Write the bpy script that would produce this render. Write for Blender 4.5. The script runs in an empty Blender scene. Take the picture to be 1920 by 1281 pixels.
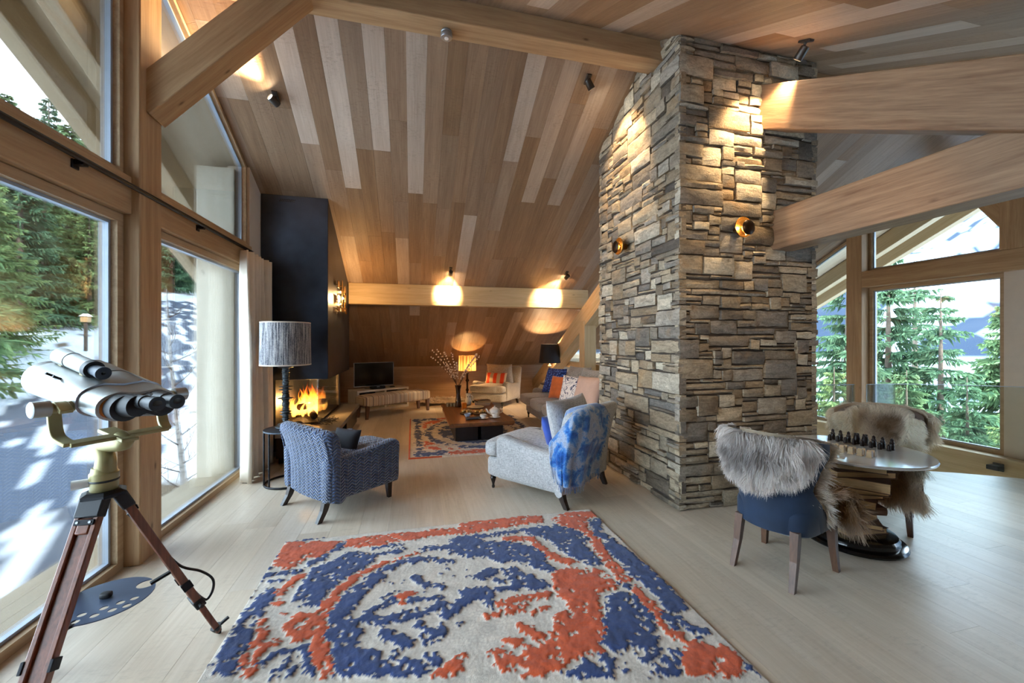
import bpy, bmesh, math, random
import numpy as np
from mathutils import Vector, Matrix, Euler

rnd = random.Random(11)
NR = np.random.RandomState(5)
SC = bpy.context.scene
COL = SC.collection
PI = math.pi
TAN = 0.5144            # roof pitch
ALPHA = math.atan(TAN)
YR, ZR = 3.49, 4.394    # ridge line


def zceil(y):
    return ZR - TAN * abs(y - YR)


# ------------------------------------------------------------------ helpers
class G:
    """collects vertices and faces, links them as one mesh object"""

    def __init__(s):
        s.v, s.f, s.t = [], [], []

    def add(s, verts, faces, tone=0.5):
        b = len(s.v)
        s.v.extend([tuple(p) for p in verts])
        s.f.extend([tuple(i + b for i in q) for q in faces])
        s.t.extend([tone] * len(faces))
        return s

    def box(s, c, d, rot=None, tone=0.5):
        hx, hy, hz = d[0] / 2, d[1] / 2, d[2] / 2
        vs = [Vector((x, y, z)) for z in (-hz, hz) for y in (-hy, hy) for x in (-hx, hx)]
        if rot is not None:
            m = rot if isinstance(rot, Matrix) else Euler(rot).to_matrix()
            vs = [m @ p for p in vs]
        vs = [p + Vector(c) for p in vs]
        return s.add(vs, [(0, 2, 3, 1), (4, 5, 7, 6), (0, 1, 5, 4), (2, 6, 7, 3), (0, 4, 6, 2), (1, 3, 7, 5)], tone)

    def bb(s, x0, x1, y0, y1, z0, z1, tone=0.5):
        return s.box(((x0 + x1) / 2, (y0 + y1) / 2, (z0 + z1) / 2), (abs(x1 - x0), abs(y1 - y0), abs(z1 - z0)), None, tone)

    def beam(s, a, b, w, h, up=(0, 0, 1), tone=0.5):
        """square timber from a to b, w across, h along up"""
        a, b = Vector(a), Vector(b)
        d = (b - a).normalized()
        r = d.cross(Vector(up)).normalized()
        u = r.cross(d).normalized()
        vs = []
        for p in (a, b):
            for i, j in ((-1, -1), (1, -1), (1, 1), (-1, 1)):
                vs.append(p + r * (i * w / 2) + u * (j * h / 2))
        return s.add(vs, [(0, 1, 2, 3), (7, 6, 5, 4), (0, 4, 5, 1), (1, 5, 6, 2), (2, 6, 7, 3), (3, 7, 4, 0)], tone)

    def loft(s, rings, cap=True, closed=True, tone=0.5):
        n = len(rings[0])
        vs = [p for r in rings for p in r]
        fs = []
        for k in range(len(rings) - 1):
            for i in range(n if closed else n - 1):
                j = (i + 1) % n
                fs.append((k * n + i, k * n + j, (k + 1) * n + j, (k + 1) * n + i))
        if cap:
            fs.append(tuple(range(n - 1, -1, -1)))
            fs.append(tuple((len(rings) - 1) * n + i for i in range(n)))
        return s.add(vs, fs, tone)

    def lathe(s, prof, n=24, c=(0, 0, 0), m=None, cap=True, tone=0.5):
        rings = []
        for r, z in prof:
            ring = []
            for i in range(n):
                a = 2 * PI * i / n
                p = Vector((r * math.cos(a), r * math.sin(a), z))
                if m is not None:
                    p = m @ p
                ring.append(p + Vector(c))
            rings.append(ring)
        return s.loft(rings, cap, True, tone)

    def tube(s, path, r, n=8, cap=True, tone=0.5):
        P = [Vector(p) for p in path]
        rs = r if isinstance(r, (list, tuple)) else [r] * len(P)
        rings, pu = [], None
        for k, p in enumerate(P):
            d = (P[min(k + 1, len(P) - 1)] - P[max(k - 1, 0)]).normalized()
            if pu is None:
                pu = Vector((0, 0, 1)) if abs(d.z) < 0.9 else Vector((1, 0, 0))
            x = d.cross(pu).normalized()
            y = x.cross(d).normalized()
            pu = y
            rings.append([p + (x * math.cos(2 * PI * i / n) + y * math.sin(2 * PI * i / n)) * rs[k] for i in range(n)])
        return s.loft(rings, cap, True, tone)

    def prism(s, poly, a, b, fn, tone=0.5):
        """2-D polygon swept between parameters a and b; fn(u, v, w) gives the point"""
        return s.loft([[fn(u, v, a) for u, v in poly], [fn(u, v, b) for u, v in poly]], True, True, tone)

    def sbox(s, c, d, k=6, crown=0.0, n=10, m=None, tone=0.5, fn=None):
        """rounded box (superellipsoid) with an optional crown"""
        for ax in range(3):
            for sg in (-1, 1):
                vs, fs = [], []
                for i in range(n + 1):
                    for j in range(n + 1):
                        a, b = 2 * i / n - 1, 2 * j / n - 1
                        a, b = math.sin(a * PI / 2), math.sin(b * PI / 2)
                        p = [0, 0, 0]
                        p[ax] = sg
                        p[(ax + 1) % 3] = a
                        p[(ax + 2) % 3] = b
                        q = sum(abs(t) ** k for t in p) ** (1 / k)
                        x, y, z = [t / q for t in p]
                        z *= 1 + crown * (1 - x * x) * (1 - y * y)
                        P = Vector((x * d[0] / 2, y * d[1] / 2, z * d[2] / 2))
                        if fn:
                            P = fn(P)
                        if m is not None:
                            P = m @ P
                        vs.append(P + Vector(c))
                for i in range(n):
                    for j in range(n):
                        q = (i * (n + 1) + j, (i + 1) * (n + 1) + j, (i + 1) * (n + 1) + j + 1, i * (n + 1) + j + 1)
                        fs.append(q if sg > 0 else q[::-1])
                s.add(vs, fs, tone)
        return s

    def grid(s, fn, nu, nv, tone=0.5):
        vs = [fn(i / nu, j / nv) for i in range(nu + 1) for j in range(nv + 1)]
        fs = [(i * (nv + 1) + j, (i + 1) * (nv + 1) + j, (i + 1) * (nv + 1) + j + 1, i * (nv + 1) + j + 1)
              for i in range(nu) for j in range(nv)]
        return s.add(vs, fs, tone)

    def build(s, name, mat, parent=None, smooth=30, bevel=0, bseg=2, sub=0, weld=False, solid=0, loc=None, rz=None):
        me = bpy.data.meshes.new(name)
        me.from_pydata(s.v, [], s.f)
        at = me.attributes.new('tone', 'FLOAT', 'FACE')
        at.data.foreach_set('value', s.t)
        me.validate()
        bm = bmesh.new()
        bm.from_mesh(me)
        if weld:
            bmesh.ops.remove_doubles(bm, verts=bm.verts, dist=1e-5)
        bmesh.ops.recalc_face_normals(bm, faces=bm.faces)
        bm.to_mesh(me)
        bm.free()
        if smooth:
            me.shade_smooth()
            me.set_sharp_from_angle(angle=math.radians(smooth))
        o = bpy.data.objects.new(name, me)
        COL.objects.link(o)
        if mat:
            me.materials.append(mat)
        if parent:
            o.parent = parent
        if loc:
            o.location = loc
        if rz:
            o.rotation_euler[2] = rz
        if solid:
            md = o.modifiers.new('thick', 'SOLIDIFY')
            md.thickness = solid
            md.offset = 0
        if bevel:
            md = o.modifiers.new('edge', 'BEVEL')
            md.width = bevel
            md.segments = bseg
            md.limit_method = 'ANGLE'
            md.angle_limit = 0.6
        if sub:
            md = o.modifiers.new('sub', 'SUBSURF')
            md.levels = md.render_levels = sub
        return o


def tag(o, label=None, cat=None, group=None, kind=None):
    for k, v in (('label', label), ('category', cat), ('group', group), ('kind', kind)):
        if v:
            o[k] = v
    return o


def thing(name, label, cat, loc=(0, 0, 0), rz=0.0, group=None, kind=None):
    o = bpy.data.objects.new(name, None)
    COL.objects.link(o)
    o.location = loc
    o.rotation_euler = (0, 0, rz)
    o.empty_display_size = 0.05
    return tag(o, label, cat, group, kind)


def dup(root, loc, rz=None, label=None, group=None):
    r = root.copy()
    COL.objects.link(r)
    r.location = loc
    if rz is not None:
        r.rotation_euler = (0, 0, rz)
    if label:
        r['label'] = label
    if group:
        r['group'] = group
    for ch in list(root.children):
        c = ch.copy()
        COL.objects.link(c)
        c.parent = r
        for g in list(ch.children):
            d = g.copy()
            COL.objects.link(d)
            d.parent = c
    return r


def crom(P, n):
    """Catmull-Rom through points, n samples per span"""
    P = [Vector(p) for p in P]
    out = []
    for i in range(len(P) - 1):
        a, b, c, d = P[max(i - 1, 0)], P[i], P[i + 1], P[min(i + 2, len(P) - 1)]
        for k in range(n):
            t = k / n
            out.append(0.5 * ((2 * b) + (c - a) * t + (2 * a - 5 * b + 4 * c - d) * t * t + (3 * b - a - 3 * c + d) * t ** 3))
    out.append(P[-1])
    return out


def vnoise(shape, cells, seed):
    """smooth 2-D value noise"""
    r = np.random.RandomState(seed)
    gx, gy = cells
    g = r.rand(gx + 2, gy + 2)
    x = np.linspace(0, gx, shape[0], endpoint=False)
    y = np.linspace(0, gy, shape[1], endpoint=False)
    xi, yi = x.astype(int), y.astype(int)
    fx, fy = x - xi, y - yi
    fx, fy = fx * fx * (3 - 2 * fx), fy * fy * (3 - 2 * fy)
    fx, fy = fx[:, None], fy[None, :]
    a, b = g[xi][:, yi], g[xi + 1][:, yi]
    c, d = g[xi][:, yi + 1], g[xi + 1][:, yi + 1]
    return (a * (1 - fx) + b * fx) * (1 - fy) + (c * (1 - fx) + d * fx) * fy


# ---------------------------------------------------------------- materials
def lin(h):
    """#rrggbb (sRGB) to linear"""
    h = h.lstrip('#')
    o = []
    for i in (0, 2, 4):
        c = int(h[i:i + 2], 16) / 255
        o.append(c / 12.92 if c <= 0.04045 else ((c + 0.055) / 1.055) ** 2.4)
    return tuple(o)


class N:
    """thin wrapper round a node tree"""

    def __init__(s, name):
        s.m = bpy.data.materials.new(name)
        s.m.use_nodes = True
        s.t = s.m.node_tree
        s.t.nodes.clear()
        s.out = s.n('ShaderNodeOutputMaterial')

    def n(s, typ, **kw):
        o = s.t.nodes.new(typ)
        for k, v in kw.items():
            setattr(o, k, v)
        return o

    def l(s, a, b):
        s.t.links.new(a, b)

    def put(s, sock, v):
        if isinstance(v, bpy.types.NodeSocket):
            s.l(v, sock)
        elif isinstance(v, (int, float)):
            try:
                sock.default_value = v
            except TypeError:
                sock.default_value = (v, v, v)
        else:
            v = tuple(v)
            sock.default_value = v + (1,) if len(v) == 3 and sock.type == 'RGBA' else v

    def math(s, op, a, b=0.0, c=None):
        o = s.n('ShaderNodeMath', operation=op)
        s.put(o.inputs[0], a)
        s.put(o.inputs[1], b)
        if c is not None:
            s.put(o.inputs[2], c)
        return o.outputs[0]

    def mix(s, f, a, b, mode='MIX'):
        o = s.n('ShaderNodeMix', data_type='RGBA', blend_type=mode)
        s.put(o.inputs[0], f)
        s.put(o.inputs[6], a)
        s.put(o.inputs[7], b)
        return o.outputs[2]

    def coord(s, which='Object', scale=(1, 1, 1), rot=(0, 0, 0)):
        tc = s.n('ShaderNodeTexCoord')
        mp = s.n('ShaderNodeMapping')
        s.l(tc.outputs[which], mp.inputs[0])
        mp.inputs['Scale'].default_value = scale
        mp.inputs['Rotation'].default_value = rot
        return mp.outputs[0]

    def noise(s, vec, scale=5, detail=4, rough=0.55, dist=0.0, out=0):
        o = s.n('ShaderNodeTexNoise')
        s.l(vec, o.inputs['Vector'])
        o.inputs['Scale'].default_value = scale
        o.inputs['Detail'].default_value = detail
        o.inputs['Roughness'].default_value = rough
        o.inputs['Distortion'].default_value = dist
        return o.outputs[out]

    def ramp(s, f, cols, pos=None):
        o = s.n('ShaderNodeValToRGB')
        e = o.color_ramp.elements
        k = len(cols)
        pos = pos or [i / (k - 1) for i in range(k)]
        while len(e) < k:
            e.new(0.5)
        for i in range(k):
            e[i].position = pos[i]
            c = cols[i]
            e[i].color = (c if isinstance(c, tuple) else (c, c, c)) + (1,)
        s.put(o.inputs[0], f)
        return o.outputs[0]

    def attr(s, name):
        o = s.n('ShaderNodeAttribute', attribute_name=name)
        return o

    def island(s):
        return s.n('ShaderNodeNewGeometry').outputs['Random Per Island']

    def bump(s, h, strength=0.3, dist=0.01, normal=None):
        o = s.n('ShaderNodeBump')
        o.inputs['Strength'].default_value = strength
        o.inputs['Distance'].default_value = dist
        s.l(h, o.inputs['Height'])
        if normal is not None:
            s.l(normal, o.inputs['Normal'])
        return o.outputs[0]

    def bsdf(s, color, rough=0.5, metal=0.0, normal=None, spec=0.5, **kw):
        o = s.n('ShaderNodeBsdfPrincipled')
        s.put(o.inputs['Base Color'], color)
        s.put(o.inputs['Roughness'], rough)
        s.put(o.inputs['Metallic'], metal)
        s.put(o.inputs['Specular IOR Level'], spec)
        for k, v in kw.items():
            s.put(o.inputs[k.replace('_', ' ')], v)
        if normal is not None:
            s.l(normal, o.inputs['Normal'])
        s.l(o.outputs[0], s.out.inputs[0])
        return o


MATS = {}


def plain(name, hexc, rough=0.5, metal=0.0, var=0.12, nscale=8, bump=0.0, bscale=60, stretch=(1, 1, 1), spec=0.5, **kw):
    """one colour with gentle noise and an optional fine bump"""
    a = N(name)
    v = a.coord('Object', stretch)
    c = lin(hexc)
    nz = a.noise(v, nscale, 4)
    col = a.ramp(nz, [tuple(x * (1 - var) for x in c), tuple(min(1, x * (1 + var)) for x in c)], [0.3, 0.7])
    nm = None
    if bump:
        nm = a.bump(a.noise(v, bscale, 3), bump, 0.004)
    a.bsdf(col, rough, metal, nm, spec, **kw)
    MATS[name] = a.m
    return a.m


def timber(name, dark, light, axis='x', grain=14, rough=0.55, knots=True, bump=0.25, var=0.0, spec=0.3, saw=0.0):
    """sawn wood: grain runs along one object axis, a few knots"""
    a = N(name)
    st = {'x': (0.06, 1, 1), 'y': (1, 0.06, 1), 'z': (1, 1, 0.06)}[axis]
    v = a.coord('Object', st)
    g1 = a.noise(v, grain, 5, 0.6, 0.6)
    g2 = a.noise(v, grain * 5, 4, 0.6)
    g = a.math('ADD', a.math('MULTIPLY', g1, 0.65), a.math('MULTIPLY', g2, 0.35))
    col = a.ramp(g, [lin(dark), lin(light)], [0.32, 0.68])
    big = a.noise(a.coord('Object', tuple(0.3 if q < 1 else 1 for q in st)), 1.6, 2)
    col = a.mix(a.math('MULTIPLY', a.math('SUBTRACT', big, 0.35), 0.5), col, lin(light), 'MIX')
    if knots:
        kv = a.coord('Object', {'x': (1.0, 2.2, 2.2), 'y': (2.2, 1.0, 2.2), 'z': (2.2, 2.2, 1.0)}[axis])
        vo = a.n('ShaderNodeTexVoronoi')
        a.l(kv, vo.inputs['Vector'])
        vo.inputs['Scale'].default_value = 2.3
        kf = a.ramp(vo.outputs['Distance'], [1.0, 0.35, 0.0], [0.03, 0.06, 0.1])
        col = a.mix(a.math('MULTIPLY', kf, 0.75), col, tuple(x * 0.42 for x in lin(dark)))
    if var:
        r = a.island()
        col = a.mix(1.0, col, a.ramp(r, [1 - var, 1 + var]), 'MULTIPLY')
    h = g
    a.bsdf(col, rough, 0, a.bump(h, bump, 0.004), spec)
    MATS[name] = a.m
    return a.m


def planks(name, browns, pales, axis='y', rough=0.5, saw=60, spec=0.3, bump=0.3, vary=.14):
    """boards told apart by their face attribute 'tone' (0 brown .. 1 pale)"""
    a = N(name)
    tn = a.attr('tone').outputs['Fac']
    r = a.island()
    st = (1, 0.05, 1) if axis == 'y' else (0.05, 1, 1)
    off = a.n('ShaderNodeVectorMath', operation='ADD')
    a.l(a.coord('Object', st), off.inputs[0])
    sh = a.n('ShaderNodeCombineXYZ')
    a.l(a.math('MULTIPLY', r, 37.0), sh.inputs[0])
    a.l(a.math('MULTIPLY', r, 11.0), sh.inputs[1])
    a.l(sh.outputs[0], off.inputs[1])
    v = off.outputs[0]
    g1 = a.noise(v, 9, 5, 0.6, 1.2)
    g2 = a.noise(v, 70, 3, 0.6)
    g = a.math('ADD', a.math('MULTIPLY', g1, 0.6), a.math('MULTIPLY', g2, 0.4))
    cb = a.ramp(g, [lin(q) for q in browns], [0.3, 0.7] if len(browns) == 2 else None)
    cp = a.ramp(g, [lin(q) for q in pales], [0.3, 0.7])
    col = a.mix(tn, cb, cp)
    col = a.mix(1.0, col, a.ramp(r, [1 - vary, 1 + vary]), 'MULTIPLY')
    # saw marks across the boards
    sv = a.coord('Object', (0.4, 1, 1) if axis == 'y' else (1, 0.4, 1))
    wv = a.noise(sv, saw, 2, 0.7)
    sp = a.noise(a.coord('Object'), 3.0, 3)
    mk = a.math('MULTIPLY', a.ramp(wv, [1.0, 0.0], [0.32, 0.5]), a.ramp(sp, [0.0, 1.0], [0.4, 0.62]))
    col = a.mix(a.math('MULTIPLY', mk, 0.22), col, tuple(0.55 * q for q in lin(browns[0])))
    h = a.math('SUBTRACT', g, a.math('MULTIPLY', mk, 0.8))
    a.bsdf(col, rough, 0, a.bump(h, bump, 0.003), spec)
    MATS[name] = a.m
    return a.m


def glassmat(name, tint=(0.97, 0.99, 0.985), ior=1.45, edge=None):
    """thin pane: lets light straight through, reflects a little"""
    a = N(name)
    tr = a.n('ShaderNodeBsdfTransparent')
    tr.inputs[0].default_value = tint + (1,)
    gl = a.n('ShaderNodeBsdfGlossy')
    gl.inputs['Roughness'].default_value = 0.0
    fr = a.n('ShaderNodeFresnel')
    fr.inputs['IOR'].default_value = ior
    mx = a.n('ShaderNodeMixShader')
    a.l(a.math('MULTIPLY', fr.outputs[0], 0.8), mx.inputs[0])
    a.l(tr.outputs[0], mx.inputs[1])
    a.l(gl.outputs[0], mx.inputs[2])
    a.l(mx.outputs[0], a.out.inputs[0])
    MATS[name] = a.m
    return a.m


def glow(name, hexc, strength):
    a = N(name)
    e = a.n('ShaderNodeEmission')
    e.inputs[0].default_value = lin(hexc) + (1,)
    e.inputs[1].default_value = strength
    a.l(e.outputs[0], a.out.inputs[0])
    MATS[name] = a.m
    return a.m


def cloth(name, c1, c2, scale=220, rough=0.9, bump=0.35, sheen=0.3, big=3):
    """woven cloth: two yarn colours in a fine slubby weave"""
    a = N(name)
    vx = a.noise(a.coord('Object', (1, 1, 0.12)), scale, 2)
    vy = a.noise(a.coord('Object', (0.15, 0.15, 1)), scale, 2)
    w = a.math('MULTIPLY', a.math('ADD', vx, vy), 0.5)
    lo = a.noise(a.coord('Object'), big, 3)
    f = a.math('ADD', w, a.math('MULTIPLY', a.math('SUBTRACT', lo, 0.5), 0.25))
    col = a.ramp(f, [lin(c1), lin(c2)], [0.38, 0.62])
    a.bsdf(col, rough, 0, a.bump(w, bump, 0.003), 0.2, Sheen_Weight=sheen)
    MATS[name] = a.m
    return a.m


def vcol(name, rough=0.95, translucent=0.0, sheen=0.0, bump=0):
    """colour stored on the mesh points"""
    a = N(name)
    c = a.attr('col').outputs['Color']
    nm = None
    if bump:
        nm = a.bump(a.noise(a.coord('Object'), 400, 2), bump, 0.004)
    b = a.bsdf(c, rough, 0, nm, 0.1, Sheen_Weight=sheen)
    if translucent:
        t = a.n('ShaderNodeBsdfTranslucent')
        a.l(c, t.inputs[0])
        mx = a.n('ShaderNodeMixShader')
        mx.inputs[0].default_value = translucent
        a.l(b.outputs[0], mx.inputs[1])
        a.l(t.outputs[0], mx.inputs[2])
        a.l(mx.outputs[0], a.out.inputs[0])
    MATS[name] = a.m
    return a.m


def npmesh(name, V, F, mat, cols=None, parent=None, smooth=False):
    """mesh from numpy arrays (quads or triangles) with optional point colours"""
    me = bpy.data.meshes.new(name)
    k = F.shape[1]
    me.vertices.add(len(V))
    me.vertices.foreach_set('co', V.astype(np.float32).ravel())
    me.loops.add(F.size)
    me.loops.foreach_set('vertex_index', F.astype(np.int32).ravel())
    me.polygons.add(len(F))
    me.polygons.foreach_set('loop_start', np.arange(0, F.size, k, dtype=np.int32))
    if smooth:
        me.polygons.foreach_set('use_smooth', np.ones(len(F), dtype=bool))
    me.update(calc_edges=True)
    if cols is not None:
        at = me.color_attributes.new('col', 'FLOAT_COLOR', 'POINT')
        at.data.foreach_set('color', np.hstack([cols, np.ones((len(cols), 1))]).astype(np.float32).ravel())
    o = bpy.data.objects.new(name, me)
    COL.objects.link(o)
    me.materials.append(mat)
    if parent:
        o.parent = parent
    return o


# timbers and room finishes
timber('beam_x', '#9a7450', '#c8a67e', 'x')
timber('beam_y', '#937458', '#bda189', 'y', knots=True)
timber('beam_z', '#a57d55', '#cfac80', 'z')
timber('outer_wood', '#a3927a', '#c2b39b', 'y', knots=False, grain=8)
timber('outer_wood_z', '#b5a890', '#cfc4b0', 'z', knots=True, grain=8)
timber('frame_y', '#a08260', '#c6a986', 'y', knots=False)
timber('frame_z', '#a58763', '#cbad86', 'z', knots=False)
planks('ceiling_boards', ['#7b5e46', '#a58566'], ['#b09c8a', '#cfbead'], 'y', saw=55, bump=.45)
planks('floor_boards', ['#bfae98', '#d8cab6'], ['#cdbda8', '#e2d6c6'], 'y', rough=0.34, saw=45, spec=0.45, bump=0.15, vary=.09)
planks('knee_boards', ['#7b5e46', '#a58566'], ['#b0937a', '#c7ac93'], 'x', saw=55)
plain('plaster', '#d8c8b6', 0.9, var=0.03, bump=0.05)
plain('white_wall', '#e6ddd0', 0.9, var=0.03)
plain('black_steel', '#3b424e', 0.42, 0.9, var=0.35, nscale=2.2, bump=0.03, bscale=14)
plain('black_metal', '#16161a', 0.45, 0.6, var=0.1)
plain('iron', '#3a4048', 0.5, 0.7, var=0.15)
plain('grey_gasket', '#a9b3c0', 0.35, 0.3, var=0.05)
plain('brass', '#b98a4a', 0.25, 1.0, var=0.1)
plain('dark_bronze', '#33261c', 0.35, 0.8, var=0.2)
plain('roof_slab', '#8a7a66', 0.9)
glassmat('glass')
glassmat('glass_rail', (0.93, 0.97, 0.955), 1.4)
# ================================================================== setting
cam = bpy.data.cameras.new('camera')
cam.sensor_width = 36
cam.lens = 755 / 1920 * 36
cam.shift_y = -2.5 / 1920
cam.clip_start = 0.05
cam.clip_end = 2000
co = bpy.data.objects.new('camera', cam)
COL.objects.link(co)
co.location = (0, 0, 1.5)
co.rotation_euler = (PI / 2, 0, -math.atan(186 / 755))
SC.camera = co

timber('beam_grey', '#694b36', '#ad8c6d', 'x', grain=16, bump=.5)
timber('beam_pale', '#b39468', '#d6bb92', 'x')
timber('rafter_out', '#94805f', '#b9a68a', 'x', knots=True, grain=8)


def timber_beam(name, a, b, w, h, mat, label, cat='beam', side=None, kind='structure', bevel=0.008, parent=None):
    """squared timber from a to b; local x runs along the grain"""
    a, b = Vector(a), Vector(b)
    d = (b - a)
    L = d.length
    x = d.normalized()
    y = Vector((0, 0, 1)).cross(x) if abs(x.z) < 0.95 else Vector((0, 1, 0))
    if side is not None:
        y = Vector(side)
    y.normalize()
    z = x.cross(y).normalized()
    o = G().bb(0, L, -w / 2, w / 2, -h / 2, h / 2).build(name, MATS[mat], parent, bevel=bevel)
    m = Matrix((x, y, z)).transposed().to_4x4()
    m.translation = a
    o.matrix_world = m
    if parent is None:
        tag(o, label, cat, None, kind)
    return o


def structure(o, label, cat):
    return tag(o, label, cat, None, 'structure')


# ---- ceiling boards: strips run down each slope, pale boards where the photo has them
PALE = {-6: [(3.49, 4.5, .45)], -5: [(3.9, 4.5, .5)], -2: [(3.49, 4.88, .9)], 0: [(3.49, 5.4, 1.0)], 2: [(3.49, 4.87, .95)], 4: [(3.49, 5.4, .95), (7.3, 8.17, .9)],
        10: [(3.49, 4.83, 1.0)], 12: [(3.49, 5.39, .55)], 13: [(4.1, 5.0, .3)], 14: [(3.49, 5.4, .6)], 8: [(5.68, 7.4, .9), (8.4, 8.9, .5)], 3: [(6.18, 7.4, .5)],
        -1: [(6.2, 7.4, .5)], 20: [(5.6, 7.3, .6)], 17: [(7.6, 9.6, .35)], 15: [(8.0, 9.9, .35)], 6: [(4.6, 5.6, .15)],
        24: [(4.2, 6.1, .8)], 26: [(4.6, 6.5, .5)], 29: [(4.2, 5.9, .85)], 22: [(4.0, 5.6, .4)], 31: [(4.6, 6.6, .5)], 34: [(4.3, 5.8, .7)], 38: [(4.5, 6.5, .6)]}
PW = 0.19
SKX, SKY = (3.97, 5.3), (9.55, 10.3)
CA = math.cos(ALPHA)


def board_strip(g, x0, x1, s0, s1, sgn, marks, z0=0.0, z1=0.02):
    """one strip of boards between s0 and s1 down the slope"""
    cuts = [(s0, s1)]
    segs = []
    p = s0
    for a, b, t in sorted(marks):
        if a > p + 0.05:
            segs.append((p, a, None))
        segs.append((max(a, p), b, t))
        p = b
    if p < s1 - 0.02:
        segs.append((p, s1, None))
    for a, b, t in segs:
        if t is not None:
            parts = [(a, b, t)]
        else:
            parts, q = [], a
            while q < b - 0.01:
                e = min(b, q + rnd.uniform(0.9, 2.3))
                if b - e < 0.5:
                    e = b
                parts.append((q, e, rnd.choice([0, 0, 0.05, 0.1, 0.18, 0.3])))
                q = e
        for q, e, tt in parts:
            ya, yb = sorted((sgn * (q + 0.0007), sgn * (e - 0.0007)))
            g.bb(x0 + 0.0007, x1 - 0.0007, ya, yb, z0, z1, tt)


def sl(y):
    return (y - YR) / CA


g = G()
k = -6
while True:
    x0 = -0.82 + PW * k
    x1 = x0 + PW
    if x0 > 7.66:
        break
    a, b = max(x0, -1.9), min(x1, 7.7)
    m = [(sl(q[0]), sl(q[1]), q[2]) for q in PALE.get(k, [])]
    if SKX[0] < (a + b) / 2 < SKX[1]:
        board_strip(g, a, b, 0, sl(SKY[0]), 1, m)
        board_strip(g, a, b, sl(SKY[1]), sl(10.42), 1, [])
    else:
        board_strip(g, a, b, 0, sl(10.42), 1, m)
    k += 1
ceil_far = g.build('ceiling', MATS['ceiling_boards'], smooth=0)
ceil_far.location = (0, YR, ZR)
ceil_far.rotation_euler = (-ALPHA, 0, 0)
structure(ceil_far, 'sloping brown and pale oak board ceiling over the fireside seating', 'ceiling')
g = G()
k = -6
while True:
    x0 = -0.82 + PW * k
    x1 = x0 + PW
    if x0 > 7.66:
        break
    m = []
    if k in (6, 9, 13, 18, 19, 22, 25, 30):
        q = {18: (0.35, 1.75), 19: (1.0, 3.0), 13: (0.0, 1.3), 9: (.4, 2.4), 6: (.3, 2.0)}.get(k, (rnd.uniform(0, 1), rnd.uniform(1.8, 3.2)))
        m = [(q[0], q[1], 0.85)]
    board_strip(g, max(x0, -1.9), min(x1, 7.7), 0, 6.95 / CA, -1, m)
    k += 1
ceil_near = g.build('ceiling', MATS['ceiling_boards'], smooth=0)
ceil_near.location = (0, YR, ZR)
ceil_near.rotation_euler = (ALPHA, 0, 0)
structure(ceil_near, 'board ceiling falling the other way over the chess corner and truss', 'ceiling')

# outer roof slabs with their overhangs (roof window cut out of the far one)
g = G()
s9, s10, sE = sl(SKY[0]), sl(SKY[1]), sl(11.3)
g.bb(-3.3, SKX[0], 0, sE, .03, .25).bb(SKX[1], 9.0, 0, sE, .03, .25).bb(SKX[0], SKX[1], 0, s9, .03, .25).bb(SKX[0], SKX[1], s10, sE, .03, .25)
o = g.build('roof_slab', MATS['outer_wood'], smooth=0)
o.location = (0, YR, ZR)
o.rotation_euler = (-ALPHA, 0, 0)
structure(o, 'pale boarded roof slab above the seating side with its eaves overhang', 'roof')
o = G().bb(-3.3, 9.0, -8.6, 0, .03, .25).build('roof_slab', MATS['outer_wood'], smooth=0)
o.location = (0, YR, ZR)
o.rotation_euler = (ALPHA, 0, 0)
structure(o, 'pale boarded roof slab above the chess corner side', 'roof')
# rafters under the overhangs
for X, lab in ((-3.05, 'outermost pale rafter under the overhang outside the tall glass wall'), (-2.62, 'second pale rafter under the overhang outside the tall glass wall'),
               (8.85, 'outermost rafter under the overhang beyond the spruce window'), (8.3, 'inner rafter under the overhang beyond the spruce window')):
    h = 0.30
    for sg in (1, -1):
        ye = 11.2 if sg > 0 else -3.0
        a = Vector((X, YR, ZR + .02 - h / 2))
        b = Vector((X, ye, zceil(ye) + .02 - h / 2))
        timber_beam('overhang_rafter', a, b, 0.15, h * CA, 'rafter_out', lab if sg > 0 else lab.replace('rafter', 'rafter of the camera-side slope'), 'rafter')

# ---- floor: oak boards along the room, the free edge curves in front of the glass rail
EDGE = crom([(3.4, 3.95), (3.77, 3.82), (4.4, 3.62), (5.1, 3.5), (5.706, 3.355), (6.42, 2.905), (6.95, 2.35), (7.45, 1.6), (7.8, .9)], 8)


def edge_y(x):
    for p, q in zip(EDGE, EDGE[1:]):
        if p.x <= x <= q.x:
            return p.y + (q.y - p.y) * (x - p.x) / (q.x - p.x)
    return 10.42


g = G()
x = -1.95
FW = 0.22
while x < 7.6:
    x1 = min(x + FW, 7.6)
    ym0, ym1 = (edge_y(x), edge_y(x1)) if x1 > 3.5 else (10.42, 10.42)
    if x < 3.5 < x1:
        ym0 = ym1 = 10.42
    y = -3.42
    y += 0
    nxt = y + rnd.uniform(.4, 2.0)
    while True:
        last = nxt >= min(ym0, ym1) - 0.3
        ya0, ya1 = (ym0, ym1) if last else (nxt, nxt)
        e = 0.0006
        a, b = x + e, x1 - e
        vs = [(a, y + e, -.03), (b, y + e, -.03), (b, ya1 - e, -.03), (a, ya0 - e, -.03), (a, y + e, 0), (b, y + e, 0), (b, ya1 - e, 0), (a, ya0 - e, 0)]
        g.add(vs, [(0, 3, 2, 1), (4, 5, 6, 7), (0, 1, 5, 4), (1, 2, 6, 5), (2, 3, 7, 6), (3, 0, 4, 7)], rnd.choice([0, 0.2, 0.4, .6, .9]))
        if last:
            break
        y, nxt = nxt, nxt + rnd.uniform(1.5, 2.6)
    x = x1
structure(g.build('floor', MATS['floor_boards'], smooth=0), 'light limed oak board floor running under all the furniture', 'floor')
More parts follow.
